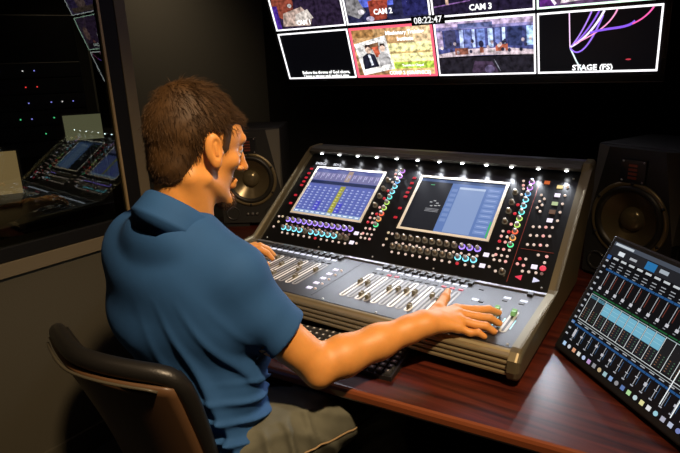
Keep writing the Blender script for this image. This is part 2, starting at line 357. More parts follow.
PB = {'pearl':dome_mesh((1,.74,.60),.8,.0042),'red':dome_mesh((.85,.04,.06),.75,.0052),'pink':dome_mesh((1,.45,.40),1.0),'dim':dome_mesh((.42,.22,.18),.5),'gold':dome_mesh((.8,.6,.35),.8),'bigred':dome_mesh((.9,.06,.10),1.0,.009)}
def pb(c,x,v): obj('push_button', PB[c], con, MP @ T(x,-v,0))
KEY = {'white':btn_mesh('lit_key',.016,.013,(.95,.85,1),1.1),'red':btn_mesh('lit_key',.012,.008,(.80,.03,.05),.7),'yellow':btn_mesh('lit_key',.017,.012,(1,.75,.3),1.0),'green':btn_mesh('lit_key',.017,.012,(.55,.65,.35),.9),'brown':btn_mesh('lit_key',.017,.014,(.30,.16,.10),.5),'orange':btn_mesh('lit_key',.016,.012,(.75,.16,.04),.8)}
def key(c,x,v,M=MP): obj('lit_key', KEY[c], con, M @ T(x,-v,0))
for i in range(12):
    x = .015+i*.0245
    knob('purple',x,.340); pb('dim' if i%3 else 'gold',x+.004,.362)
    knob('bronze' if i in (4,10,11) else 'cyan',x+.001,.378); pb('red' if i == 6 else 'pearl',x+.006,.399)
    x = .462+i*.0241
    knob('bronze' if i < 9 else 'purple',x,.339); pb('pearl',x+.005,.363)
    knob('bronze' if i < 9 else 'cyan',x,.379); pb('red' if i == 9 else 'pearl',x+.005,.400)
for v in (.352,.391): key('white',.313,v); pb('pearl',.332,v); key('white',.757,v+.002); pb('pearl',.777,v+.001)
cols = ['violet','violet','blue','cyan','cyan','teal','lime','lime','red','orange','green','green']
for x0 in (.368,.8145):
    for k in range(11):
        knob(cols[k if k < 11 else 10],x0,.062+k*.0245,.92)
    for k,v in enumerate((.110,.151,.186,.227)):
        knob('bronze',x0-.038,v,.95)
        pb(['pearl','red','red','pink'][k],x0-.018,v+.006)
    for k,v in enumerate((.060,.078,.092)): pb(['pearl','pink','pearl'][k],x0-.026+.004*k,v)
    for k,v in enumerate((.262,.281,.300)): pb(['pearl','pink','red'][k],x0-.034,v); pb(['red','pearl','pink'][k],x0-.017,v)
    for k,v in enumerate((.326,.348,.366)):
        for j in range(3): pb(['pearl','pink','pearl'][(k+j)%3],x0-.031+j*.0165,v)
for k,v in enumerate((.088,.112,.135,.155,.174,.225,.265)):
    key('red',-.0185,v); key('red',.424,v)
for k,(v,x) in enumerate(((.330,.425),(.332,.440),(.355,.429),(.380,.428),(.330,-.018),(.332,-.034),(.356,-.022),(.380,-.03))): pb('pearl' if k%2 else 'gold',x,v)
# right-hand master section
key('orange',.859,.059)
for c,v in (('yellow',.072),('white',.105),('green',.138),('brown',.170),('white',.202)): key(c,.899,v); pb('pearl',.920,v-.002)
for x,v in ((.854,.110),(.866,.124),(.855,.135),(.865,.148),(.854,.160),(.865,.173)): pb('pearl',x,v)
for v,c in ((.232,'pearl'),(.264,'pearl'),(.297,'pearl')):
    for k in range(4): pb('pearl' if k != 2 else 'pink',.860+k*.0173,v-.002*k)
for x,v,c in ((.897,.327,'pearl'),(.920,.328,'pink'),(.919,.349,'pearl'),(.868,.347,'pearl'),(.852,.349,'red'),(.850,.367,'pink'),(.867,.369,'pink'),(.919,.368,'bigred'),(.869,.388,'pearl'),(.886,.387,'pearl'),(.905,.386,'pearl'),(.92,.386,'dim'),(.798,.403,'pearl')): pb(c,x,v)
key('white',.896,.368); knob('bronze',.817,.402)
MB().prism([(.855,-.410),(.872,-.402),(.872,-.418)],.001,.004,em((.9,.05,.1),1),MP).build('arrow_key', con)
MB().prism([(.920,-.410),(.903,-.402),(.903,-.418)],.001,.004,em((.8,.78,1),1),MP).build('arrow_key', con)
M_REDLINE = mat('red_print', (.25,.03,.02), .5)
MB().box((.8365,-.43,.001),(.838,-.05,.0014), M_REDLINE, MP).box((.845,-.314,.001),(.935,-.3125,.0014), M_REDLINE, MP).build('printed_line', con)
for x,v in ((-.03,.43),(.20,.432),(.41,.43),(.62,.432),(.93,.43),(.93,.035),(.41,.03)):
    MB().lathe([(.0035,.001),(.003,.0026),(0,.003)], M_STEEL, MP @ T(x,-v,0), n=8, cap=False).build('screw', con)
for x,v in ((.438,.303),(.605,.307),(.78,.307),(.935,.303),(.27,.305),(.10,.305)):
    MB().lathe([(.0035,.001),(.003,.0026),(0,.003)], M_STEEL, MD @ T(x,-v,0), n=8, cap=False).build('screw', con)
# faders
def slot_mesh(m, y0, y1):
    mb = MB(); mb.prism(stadium(0,y0,y1,.0088), .001, .0018, m); mb.prism(stadium(0,y0+.005,y1-.005,.0028), .0016, .0021, M_BLACK); return mb.mesh('fader_slot')
SL_W = slot_mesh(mat('slot_white', (.92,.92,.90), .4),-.264,-.092); SL_G = slot_mesh(mat('slot_grey', (.34,.34,.35), .4),-.264,-.092)
cap_b = MB(); cap_b.prism([(-.011,.002),(.011,.002),(.0085,.013),(.002,.0105),(-.002,.0105),(-.0085,.013)], -.0055, .0055, mat('cap_khaki', (.24,.22,.15), .32, .4), axis='x'); cap_b.box((-.0056,-.0006,.0104),(.0056,.0006,.0109), M_WHITE); CAP = cap_b.mesh('fader_cap')
strip_w = MB().box((-.009,-.006,.001),(.009,.006,.0022), em((.86,.86,1),1.0)).mesh('channel_label')
strip_d = MB().box((-.0065,-.009,.001),(.0065,.009,.008), M_BLACK).mesh('channel_window')
tick_r = MB().box((-.0065,-.0045,.001),(.0065,.0045,.0026), em((.85,.08,.12),.8)).mesh('mute_key'); tick_k = MB().box((-.0065,-.0045,.001),(.0065,.0045,.0026), M_DKGREY).mesh('mute_key')
capL = [.19,.14,.21,.15,.12,.20,.16,.23,.13,.17,.22,.15]; capR = [.160,.160,.235,.242,.167,.160,.158,.159,.241,.154,.17,.2]
for i in range(12):
    for x, caps, red in ((.030+i*.0250,capL,()),(.470+i*.0245,capR,(2,3,9,10,11))):
        s = (SL_W if i%2 == 0 else SL_G); obj('fader_slot', s, con, MD @ T(x,0,0)); obj('fader_cap', CAP, con, MD @ T(x,-caps[i],.0012) @ Matrix.Scale(.82,4))
        obj('channel_label', strip_w, con, MD @ T(x,-.050,0)); obj('channel_window', strip_d, con, MD @ T(x+.012,-.030,0))
        obj('mute_key', tick_r if i in red else tick_k, con, MD @ T(x+.001,-.078,0))
for k in range(5): key('white',.355+.002*k,.116+.0365*k,MD); obj('push_button', PB['pearl'], con, MD @ T(.3745+.002*k,-.114-.0365*k,0))
SM = slot_mesh(mat('slot_pale', (.5,.52,.52), .4),-.256,-.135)
lev = MB().box((-.0014,-.235,.001),(.0014,-.185,.0018), em((.45,.85,.9),1.0)).mesh('level_light')
M_GCAP = MB().prism([(-.011,.002),(.011,.002),(.0085,.013),(.002,.0105),(-.002,.0105),(-.0085,.013)], -.0055, .0055, mat('cap_green', (.25,.65,.28), .35), axis='x').mesh('fader_cap')
for x in (.865,.907):
    obj('fader_slot', SM, con, MD @ T(x,0,0)); obj('fader_cap', M_GCAP, con, MD @ T(x,-.158,.0012)); obj('mute_key', tick_k, con, MD @ T(x-.001,-.088,0)); obj('channel_label', strip_w, con, MD @ T(x,-.070,0))
    for sx in (-.0125,.0125): obj('level_light', lev, con, MD @ T(x+sx,0,0))
obj('mute_key', tick_k, con, MD @ T(.788,-.048,0)); obj('mute_key', tick_k, con, MD @ T(.812,-.122,0)); obj('channel_label', strip_w, con, MD @ T(.795,-.118,0)); obj('channel_window', strip_d, con, MD @ T(.912,-.026,0))

# ================================================================== MULTIVIEW TELEVISION
tv0 = Vector((-.395,.299,1.381)); tt = R(19.242); CW = .366; CHh = CW*9/16; PX = CW*1.02; PY = CHh+.0135
MT = frame(tv0, Vector((1,0,0)), Vector((0,-math.sin(tt),math.cos(tt))), Vector((0,-math.cos(tt),-math.sin(tt))))
tv = thing('multiview_television', 'wide wall television split into camera tiles, hung above the console', 'television', MT)
W_ = 3*PX+CW; H_ = 3*PY+CHh
MB().box((-.022,-.034,-.05),(W_+.022,H_+.026,-.004), M_BLACK, bev=.004).build('cabinet', tv)
mb = MB()
M_BEZ = mat('gloss_bezel', (.015,.014,.013), .25)
mb.box((-.022,-.034,-.004),(W_+.022,-.010,.004), M_BEZ).box((-.022,H_+.010,-.004),(W_+.022,H_+.026,.004), M_BEZ).box((-.022,-.010,-.004),(-.010,H_+.010,.004), M_BEZ).box((W_+.010,-.010,-.004),(W_+.022,H_+.010,.004), M_BEZ)
mb.build('bezel', tv)
MB().box((-.022,-.0355,-.002),(W_+.022,-.034,.004), mat('bezel_trim', (.35,.33,.30), .3, .8)).build('bezel_trim', tv)
MB().box((-.010,-.010,-.004),(W_+.010,H_+.010,-.0005), mat('dark_screen', (.006,.006,.008), .2)).build('screen', tv)
MB().box((W_/2-.2,.25,-.16),(W_/2+.2,.65,-.05), M_BLACK).build('wall_bracket', tv)
TVS = 1.25
class Tile:
    def __init__(s, c, r, border=(1,.97,1), bw=.0052):
        s.x, s.y = c*PX, r*PY; s.mb = MB(); s.n = 0; s.flat = (c,r) in ((0,0),(3,0))
        s.rc(0,0,1,1,(.002,.002,.003),1)
        s.c, s.r = c, r; s.border = border; s.bw = bw
    def m(s,col,st): return (em if s.flat else emp)(col,st)
    def rc(s,a,b,c,d,col,st=TVS): s.n += 1; s.mb.rect(s.x+a*CW,s.y+b*CHh,s.x+c*CW,s.y+d*CHh,.0002+s.n*.00004,s.m(col,st)); return s
    def pg(s,pts,col,st=TVS): s.n += 1; s.mb.poly([(s.x+a*CW,s.y+b*CHh) for a,b in pts],.0002+s.n*.00004,s.m(col,st)); return s
    def el(s,cx,cy,rx,ry,col,st=TVS,n=14): return s.pg([(cx+rx*math.cos(2*PI*i/n),cy+ry*math.sin(2*PI*i/n)) for i in range(n)],col,st)
    def line(s,pts,w,col,st=TVS):
        for i in range(len(pts)-1):
            a,b = Vector(pts[i]),Vector(pts[i+1]); d = Vector((b.y-a.y,-(b.x-a.x)*16/9)); d = Vector((d.x*9/16,d.y)); d.normalize(); d *= w; d = Vector((d.x*.7,d.y))
            s.pg([a+d,b+d,b-d,a-d],col,st)
        return s
    def done(s):
        t = s.mb.build('picture_tile', tv)
        b = s.bw; mb = MB(); x0,y0,x1,y1 = s.x,s.y,s.x+CW,s.y+CHh; m = em(s.border,1.6)
        for q in ((x0,y0,x1,y0+b),(x0,y1-b,x1,y1),(x0,y0+b,x0+b,y1-b),(x1-b,y0+b,x1,y1-b)): mb.box((q[0],q[1],.0),(q[2],q[3],.0040),m)
        mb.build('tile_border', t); s.t = t; return s
    def tx(s,body,u,v,size,col=(1,1,1),st=1.6,bold=.0008):
        obj('caption', text_mesh('caption', body, size, em(col,st), 'CENTER', bold), s.t, T(s.x+u*CW,s.y+v*CHh,.0045)); return s
# bottom row
t = Tile(0,0).done(); t.tx('Before the throne of God above,',.58,.135,.019,bold=.0006).tx('I have a strong and perfect plea.',.58,.055,.019,bold=.0006)
t = Tile(1,0,(.85,.10,.16),.0085)
t.rc(0.02,0.02,.98,.98,(.55,.32,.14)); t.rc(.45,.02,.98,.62,(.85,.58,.25)); t.rc(.02,.80,.30,.98,(.40,.20,.07)); t.rc(.02,.02,.42,.20,(.35,.18,.08)); t.rc(.7,.66,.98,.98,(.80,.58,.33))
t.pg([(.03,.68),(.44,.82),(.50,.16),(.09,.04)],(1,.97,.93))
t.pg([(.06,.60),(.42,.72),(.46,.28),(.12,.18)],(.62,.60,.58)); t.pg([(.16,.64),(.34,.70),(.345,.60),(.165,.53)],(.20,.10,.05)); t.pg([(.25,.60),(.33,.62),(.35,.42),(.29,.40)],(.6,.12,.06))
t.pg([(.11,.42),(.19,.50),(.27,.46),(.31,.22),(.11,.16)],(.015,.015,.03)); t.pg([(.185,.46),(.215,.47),(.24,.25),(.21,.24)],(.75,.8,.9)); t.el(.20,.56,.035,.075,(.80,.55,.42)); t.pg([(.165,.58),(.17,.66),(.23,.66),(.235,.59),(.2,.62)],(.03,.02,.02))
t.pg([(.32,.44),(.38,.52),(.45,.46),(.47,.26),(.32,.22)],(.48,.46,.46)); t.el(.385,.58,.033,.072,(.82,.58,.46)); t.pg([(.35,.60),(.36,.67),(.415,.67),(.42,.60),(.385,.64)],(.04,.025,.02))
t.rc(.46,.50,.98,.66,(1,.93,.45)); t.rc(.47,.30,.98,.46,(1,.92,.45)); t.rc(.50,.16,.98,.29,(.48,.66,.08)); t.pg([(.46,.48),(.98,.485),(.98,.465),(.46,.46)],(.6,.42,.15))
t.done(); t.tx('Missionary Training',.68,.86,.021).tx('Institute',.68,.74,.021).tx('COMP 2 (GRAPHICS)',.68,.08,.020).tx('Tonight in Chapel',.73,.225,.013,bold=.0004)
t = Tile(2,0)
t.rc(0.01,.35,.99,.98,(.06,.07,.22)); t.rc(.01,.86,.99,.98,(.55,.42,.62)); t.rc(.01,.83,.99,.88,(.25,.22,.45))
for i,(a,b_,c) in enumerate(((.02,.08,(.45,.35,.55)),(.10,.22,(.05,.05,.12)),(.26,.30,(.5,.6,.95)),(.31,.38,(.16,.20,.50)),(.39,.42,(.5,.6,.95)),(.44,.52,(.18,.25,.6)),(.55,.60,(.55,.7,1)),(.62,.67,(.2,.25,.6)),(.69,.72,(.6,.75,1)),(.74,.88,(.03,.04,.12)),(.92,.99,(.45,.65,1)))): t.rc(a,.50,b_,.82,c)
t.rc(.25,.84,.60,.93,(.12,.14,.32))
t.pg([(.02,.40),(.35,.48),(.70,.48),(.99,.42),(.99,.34),(.5,.36),(.02,.34)],(.62,.50,.55)); 
t.rc(.20,.38,.34,.50,(.25,.09,.06)); t.rc(.62,.42,.74,.54,(.45,.12,.07)); t.rc(.46,.40,.50,.50,(.30,.10,.06))
for k in range(26):
    u = random.choice([random.uniform(.04,.3),random.uniform(.62,.96),random.uniform(.34,.6)]); v = random.uniform(.42,.62)
    t.el(u,v,.016,.035,random.choice([(.03,.03,.06),(.75,.65,.65),(.04,.04,.1),(.5,.4,.45)]),n=8)
t.el(.48,.56,.025,.06,(.02,.02,.05)); t.rc(.01,.02,.99,.33,(.015,.013,.02)); t.pg([(.36,.04),(.40,.26),(.58,.24),(.64,.04)],(.05,.03,.06)); t.el(.55,.10,.05,.08,(.13,.10,.2)); t.line([(.60,.28),(.66,.06)],.006,(.2,.2,.25))
t.done()
t = Tile(3,0)
def curve(p0,p1,p2,p3,n=12): return [((1-k)**3*p0[0]+3*(1-k)**2*k*p1[0]+3*(1-k)*k*k*p2[0]+k**3*p3[0],(1-k)**3*p0[1]+3*(1-k)**2*k*p1[1]+3*(1-k)*k*k*p2[1]+k**3*p3[1]) for k in [i/n for i in range(n+1)]]
t.line([(.275,.97),(.285,.42)],.007,(.95,.65,.95)); t.line([(.285,.42),(.34,.20),(.39,.03)],.010,(.75,.95,.95))
t.line(curve((.285,.42),(.38,.55),(.46,.75),(.52,.97)),.012,(.28,.12,.75)); t.line(curve((.285,.42),(.36,.20),(.46,.45),(.55,.90)),.012,(.32,.16,.85))
t.line(curve((.29,.43),(.42,.55),(.50,.75),(.56,.97)),.016,(.9,.8,1)); t.line(curve((.33,.48),(.46,.60),(.60,.70),(.66,.97)),.010,(.95,.35,.6)); t.line(curve((.45,.64),(.60,.72),(.74,.66),(.80,.78)),.018,(.25,.10,.80)); t.line(curve((.78,.74),(.86,.80),(.90,.88),(.93,.97)),.011,(.9,.12,.40)); t.line(curve((.30,.45),(.37,.60),(.42,.80),(.46,.97)),.010,(.42,.22,.85))
t.el(.77,.20,.022,.012,(.5,.04,.06)); t.done(); t.tx('STAGE (FS)',.48,.085,.026)
# second row
t = Tile(0,1)
t.rc(.02,.02,.98,.98,(.02,.012,.03)); t.el(.18,.55,.16,.34,(.22,.05,.03)); t.pg([(.12,.08),(.16,.34),(.44,.44),(.56,.22),(.52,.06)],(.45,.33,.28)); t.pg([(.30,.10),(.34,.30),(.52,.38),(.58,.20)],(.62,.55,.50)); t.pg([(.22,.98),(.26,.72),(.44,.62),(.56,.68),(.58,.80),(.40,.80),(.32,.98)],(.55,.52,.50)); t.pg([(.50,.62),(.78,.58),(.78,.66),(.52,.72)],(.85,.82,.95)); t.el(.48,.62,.06,.05,(.15,.12,.7)); t.el(.58,.86,.14,.10,(.6,.18,.05)); t.el(.82,.92,.14,.10,(.65,.16,.08)); t.el(.93,.75,.06,.10,(.08,.06,.35)); t.rc(.02,.02,.09,.5,(.06,.02,.25)); t.el(.28,.48,.03,.04,(.5,.5,.5))
t.done(); t.tx('CAM 1',.44,.13,.026)
t = Tile(1,1)
t.rc(.02,.02,.98,.98,(.02,.02,.06)); t.rc(.10,.30,.60,.98,(.10,.14,.62)); t.rc(.20,.45,.30,.98,(.55,.60,.95)); t.rc(.34,.55,.50,.9,(.06,.08,.4)); t.line([(.3,.95),(.45,.5)],.012,(.65,.7,.95)); t.pg([(.02,.20),(.04,.70),(.14,.78),(.20,.40),(.26,.22),(.16,.10)],(.22,.21,.22)); t.el(.10,.86,.05,.09,(.65,.40,.28)); t.pg([(.30,.40),(.66,.52),(.64,.44),(.54,.38)],(.60,.13,.05)); t.pg([(.30,.40),(.54,.40),(.50,.06),(.31,.04)],(.30,.05,.03)); t.el(.43,.46,.08,.05,(.6,.5,.6)); t.el(.56,.62,.03,.08,(.6,.35,.2)); t.el(.20,.22,.04,.05,(.7,.65,.7)); t.el(.30,.08,.05,.05,(.5,.45,.6)); t.rc(.70,.08,.98,.98,(.02,.02,.10))
t.done(); t.tx('CAM 2',.47,.20,.028)
t = Tile(2,1)
t.rc(.02,.02,.98,.98,(.015,.01,.03)); t.line([(.02,.18),(.40,.24)],.010,(.25,.12,.35)); t.rc(.15,.20,.18,.98,(.6,.4,.3)); t.rc(.28,.3,.31,.98,(.4,.2,.2)); t.rc(.02,.5,.12,.98,(.3,.2,.45)); t.rc(.45,.34,.75,.75,(.10,.06,.22)); t.el(.6,.5,.08,.15,(.3,.2,.2)); t.rc(.80,.25,.98,.6,(.10,.05,.10))
t.done(); t.tx('CAM 3',.50,.12,.028)
t = Tile(3,1)
t.rc(.02,.02,.98,.98,(.10,.05,.12)); t.pg([(.02,.02),(.18,.02),(.05,.5),(.02,.5)],(.10,.02,.18)); t.line([(.02,.42),(.16,.05)],.02,(.95,.85,1)); t.pg([(.20,.06),(.24,.40),(.44,.48),(.50,.10)],(.75,.65,.70))
for k in range(7): t.line([(.24+k*.035,.08),(.26+k*.035,.42)],.003,(.3,.2,.25))
t.el(.66,.20,.05,.10,(.5,.15,.15)); t.rc(.58,.06,.95,.20,(.04,.02,.04)); t.el(.8,.5,.1,.2,(.4,.2,.2)); t.border = (.75,1,.80)
t.done(); t.tx('CAM 4',.62,.13,.028)
t.c
# clock between tiles
clk = MB().box((0,0,.0042),(.135,.034,.0048), M_BLACK).build('clock_plate', tv, T(PX*2-.0875,PY-.022,0)); obj('clock_digits', text_mesh('clock_digits','08:22:47',.033,em((.9,.9,.9),1.3),'CENTER',.0004), clk, T(.0675,.017,.0052))
for c_ in range(4):
    for r_i in (2,3):
        t = Tile(c_,r_i); a = random.random()
        t.rc(.02,.02,.98,.98,(.05+.1*a,.06,.14+.1*a)); t.el(.5,.4,.18,.3,(.35,.2,.2)); t.rc(.1,.05,.9,.2,(.2,.12,.1)); t.rc(.6,.5,.9,.9,(.3,.3,.6)); t.done()

# ================================================================== LOUDSPEAKERS
def speaker(loc, face, label, riser_label):
    d = Vector((face[0],face[1],0)).normalized(); X = Vector((-d.y,d.x,0))
    # local: x right seen from the front, -y forward (towards listener), z up ; origin at base
    M = frame(Vector(loc), Vector((-d.y,d.x,0)), -d, Vector((0,0,1))) @ Matrix.Scale(1.06,4)
    t = thing('studio_loudspeaker', label, 'loudspeaker', M, 'studio loudspeakers')
    hw, H, D, wz, tz = .13, .39, .30, .185, .325
    MC = mat('speaker_cabinet', (.020,.020,.019), .55, bump=(500,.2)); MF = mat('facet_painted_light', (.115,.105,.08), .6)  # facets paler than the cabinet: lamp light painted into their colour
    MB().box((-hw,.0305,0),(hw,D,H), MC, bev=.004).build('cabinet', t)
    # baffle with slanted upper facets
    a = .052; zt = .14
    front = [(-hw+.004,0),(hw-.004,0),(hw-.004,zt),(hw-a,H-.004),(-hw+a,H-.004),(-hw+.004,zt)]
    mb = MB(); angs = sorted([2*PI*i/48 for i in range(48)]+[math.atan2(z-wz,x)%(2*PI) for x,z in front]); outl = []
    for an in angs:
        dx, dz = math.cos(an), math.sin(an); best = 9
        for (xa,za),(xb,zb_) in zip(front,front[1:]+front[:1]):
            ux,uz = xb-xa,zb_-za; den = dx*uz-dz*ux
            if abs(den) < 1e-9: continue
            tq = ((xa)*uz-(za-wz)*ux)/den; sq = ((xa)*dz-(za-wz)*dx)/den
            if tq > 0 and -1e-6 <= sq <= 1+1e-6: best = min(best,tq)
        outl.append((dx*best,wz+dz*best))
    m_ = len(angs); rc = .0985
    vs_ = [(x,0,z) for x,z in outl]+[(rc*math.cos(a_),0,wz+rc*math.sin(a_)) for a_ in angs]+[(rc*math.cos(a_),.0302,wz+rc*math.sin(a_)) for a_ in angs]+[(x,.032,z) for x,z in outl]
    fs_ = []
    for i in range(m_):
        j = (i+1)%m_; fs_ += [(i,j,m_+j,m_+i),(m_+i,m_+j,2*m_+j,2*m_+i),(3*m_+i,3*m_+j,j,i)]
    mb.add(vs_,fs_,MC).build('baffle', t)
    for s in (-1,1):
        MB().add([(s*(hw-.004),0,zt),(s*(hw-a),0,H-.004),(s*hw,.032,H-.004),(s*hw,.032,zt)], [(0,1,2),(0,2,3)], MF).add([(s*(hw-a),0.0001,H-.004),(s*hw,.032,H-.004),(s*(hw-a),.032,H-.004)], [(0,1,2)], MC).build('facet', t)
    RX = Matrix.Rotation(R(90),4,'X')    # lathe axis z -> -y
    MB().lathe([(.112,-.002),(.112,.003),(.106,.006),(.100,.004)], mat('woofer_ring', (.30,.24,.13), .35, .6), T(0,0,wz) @ RX, n=40, cap=False).build('woofer_ring', t)
    wf = MB().lathe([(.100,.002),(.096,.008),(.090,.010),(.084,.007),(.080,.001)], mat('rubber_surround', (.022,.020,.016), .42), T(0,0,wz) @ RX, n=40, cap=False).build('woofer', t)
    MB().lathe([(.081,.002),(.060,-.010),(.034,-.022)], mat('woofer_cone', (.17,.135,.075), .26, .5), T(0,0,wz) @ RX, n=40, cap=False).build('cone', wf)
    MB().lathe([(.036,-.023),(.033,-.012),(.024,-.004),(.012,-.0005),(0,.0003)], mat('dust_cap', (.22,.18,.10), .22, .5), T(0,0,wz) @ RX, n=32, cap=False).build('dust_cap', wf)
    for k in range(6):
        an = k*PI/3+.5; MB().lathe([(.005,.004),(.004,.0085),(0,.009)], M_BLACK, T(.106*math.cos(an),0,wz+.106*math.sin(an)) @ RX, n=8, cap=False).build('screw', t)
    tw = MB().box((-.036,-.006,tz-.034),(.036,.001,tz+.034), mat('tweeter_plate', (.016,.016,.016), .35), bev=.003).build('tweeter', t)
    MC2 = mat('copper_folds', (.40,.10,.06), .4, .5)
    for k in range(4): MB().box((-.012,-.0085,tz-.021+k*.0115),(.012,-.0058,tz-.0145+k*.0115), MC2).build('tweeter_fold', tw)
    for sx in (-1,1):
        for sz in (-1,1): MB().lathe([(.003,.006),(.0025,.0078),(0,.008)], M_STEEL, T(sx*.029,0,tz+sz*.027) @ RX, n=8, cap=False).build('screw', tw)
    for s in (-1,1):
        MB().lathe([(.030,-.001),(.030,.003),(.026,.004),(.021,-.004),(.020,-.03)], mat('port_rim', (.05,.05,.05), .2, .4), T(s*.082,0,.042) @ RX, n=24, cap=False).build('bass_port', t)
    for x in (-.02,0,.02): MB().lathe([(.005,0),(.005,.008),(.004,.009)], M_STEEL, T(x,0,.040) @ RX, n=12).build('control_knob', t)
    r = thing('speaker_pad', riser_label, 'foam pad', frame(Vector((loc[0],loc[1],DZ)), M.to_3x3().col[0], M.to_3x3().col[1], Vector((0,0,1))), 'speaker pads')
    h = loc[2]-DZ
    for x0,x1 in ((-.125,-.02),(.02,.125)): MB().prism([(.01,0),(.29,0),(.29,h-.0005),(.01,h-.0005)], x0, x1, mat('foam',(.012,.012,.012),.95), axis='x').build('pad_half', r)
speaker((1.084,.017,DZ+.012), (-.42,-.9), 'black studio loudspeaker to the right of the console, behind the tilted touchscreen', 'thin black foam pad under the right-hand loudspeaker')
speaker((-.39,-.03,DZ+.020), (.52,-.86), "black studio loudspeaker to the left of the console, beyond the man's face", 'thin black foam pad under the left-hand loudspeaker')

# ================================================================== TOUCHSCREEN
P1 = Vector((.999,-.489,.762)); mt = R(27); ex = Vector((.72,-.694,0)).normalized(); bk = Vector((0,0,1)).cross(ex)
yv = Vector((0,0,1))*math.cos(mt)+bk*math.sin(mt); MM = frame(P1, ex, yv, ex.cross(yv))
ts = thing('touchscreen', 'black touchscreen showing mixer software, propped at an angle on the desk', 'monitor', MM)
SW, SH = .53, .30
MB().box((0,0,-.022),(SW,SH,0), M_BLACK, bev=.004).build('housing', ts)
bx, by = .012, .016
mb = MB(); sw, sh = SW-2*bx, SH-by-.012
def q(u0,v0,u1,v1,l,c,s=1): mb.rect(bx+u0*sw,by+v0*sh,bx+u1*sw,by+v1*sh,.0004+l*.00012,em(c,s))
q(0,0,1,1,0,(.003,.0035,.005)); q(0,.965,1,1,1,(.10,.12,.16),.6); q(.01,.972,.12,.992,2,(.5,.55,.6)); q(0,.88,1,.962,1,(.015,.016,.02))
q(.05,.90,.085,.935,2,(.7,.75,.8)); q(.12,.905,.16,.925,2,(.4,.42,.45)); q(.21,.89,.265,.955,2,(.02,.16,.38)); q(.285,.91,.33,.94,2,(.35,.4,.45)); q(.40,.91,.45,.94,2,(.3,.35,.4))
NS = 20; cw = .965/NS; x0 = .03
q(0,.84,.022,.875,2,(.03,.10,.30)); 
for k in range(14): q(.002,.10+k*.055,.018,.115+k*.055,2,(.40,.42,.46))
q(0,.21,.022,.235,2,(.05,.16,.40))
for i in range(NS):
    x = x0+i*cw; X = lambda a: x+a*cw
    q(X(.15),.855,X(.8),.872,2,(.55,.58,.60)); q(X(.2),.815,X(.7),.822,2,(.35,.37,.40)); q(X(.2),.79,X(.75),.797,2,(.3,.32,.35)); q(X(.25),.768,X(.6),.774,2,(.3,.32,.35)); q(X(.0),.745,X(.95),.762,2,(.015,.075,.21))
    q(X(.46),.60,X(.52),.74,2,(.40,.42,.45)); q(X(.30),.575,X(.62),.60,2,(.55,.55,.6)); q(X(.7),.62,X(.74),.73,2,(.25,.05,.03)); q(X(.25),.555,X(.5),.562,2,(.25,.26,.28))
    q(X(0),.528,X(.9),.538,2,(.01,.10,.03)); q(X(0),.512,X(1),.518,2,(.30,.38,.40))
    lit = 2 <= i <= 8
    q(X(.04),.40 if lit else .29,X(.93),.505,2,(.16,.42,.56) if lit else (.012,.012,.014),1.0)
    if i < 2: q(X(.04),.48,X(.93),.505,2,(.14,.40,.55))
    if lit: q(X(.08),.44,X(.85),.444,3,(.30,.55,.65)); q(X(.08),.47,X(.85),.474,3,(.30,.55,.65)); q(X(.04),.285,X(.93),.398,2,(.014,.014,.016))
    for j in range(5): q(X(.2),.30+j*.02,X(.35),.306+j*.02,3,(.22,.10,.05)); q(X(.6),.30+j*.02,X(.72),.306+j*.02,3,(.06,.15,.08))
    q(X(-.03),.275,X(.02),.515,4,(.75,.80,.80),.9)
    q(X(.2),.235,X(.7),.243,2,(.4,.42,.45)); q(X(0),.205,X(.95),.222,2,(.015,.075,.21)); q(X(.46),.09,X(.52),.20,2,(.40,.42,.45)); q(X(.32),.11+.05*random.random(),X(.62),.13+.05*random.random(),2,(.5,.5,.55)); q(X(.7),.10,X(.74),.19,2,(.05,.12,.25)); q(X(.3),.075,X(.6),.085,2,(.35,.36,.4))
q(.03,.272,.995,.277,4,(.7,.75,.75),.9); q(.03,.252,.995,.256,4,(.55,.60,.60),.9); q(.575,.09,.579,.50,5,(.9,.95,.95)); q(.635,.06,.639,.50,5,(.9,.95,.95))
mb.build('screen', ts)
ic = [(.45,.65,.9),(.6,.62,.68),(.75,.35,.2),(.7,.72,.70),(.5,.6,.85),(.55,.35,.65),(.3,.3,.33),(.6,.45,.25),(.35,.55,.6),(.25,.4,.7),(.3,.3,.32),(.12,.2,.45),(.45,.75,.35),(.55,.7,.75),(.8,.75,.35),(.8,.8,.82),(.35,.65,.75),(.45,.45,.55),(.5,.55,.7),(.2,.25,.55),(.5,.5,.5),(.15,.3,.7),(.5,.65,.85),(.6,.7,.35),(.8,.6,.4),(.3,.5,.8),(.7,.3,.3)]
for i,c_ in enumerate(ic):
    u = .03+i*.0345; cx, cy = bx+u*sw, by+.022*sh; n = 12
    if i%3 == 1: pts = [(cx+0.0050*math.cos(2*PI*k/n), cy+.0050*math.sin(2*PI*k/n)) for k in range(n)]
    else: pts = [(cx-.0047,cy-.0047),(cx+.0047,cy-.0047),(cx+.0047,cy+.0047),(cx-.0047,cy+.0047)]
    MB().prism(pts,.0009,.0013,em(c_,.9)).build('dock_icon', ts)
for x in (.09,SW-.09):
    # stand leg from the back of the housing down to the desk
    mb = MB(); z0 = lambda p: MM.inverted() @ p
    top = MM @ Vector((x,.20,-.024)); foot = Vector((top.x+bk.x*.10, top.y+bk.y*.10, DZ+.006)); low = MM @ Vector((x,.012,-.018)); low.z = DZ+.006
    mb.tube([z0(top),z0(foot),z0(low)], .006, M_DKGREY, n=8).build('stand_leg', ts)

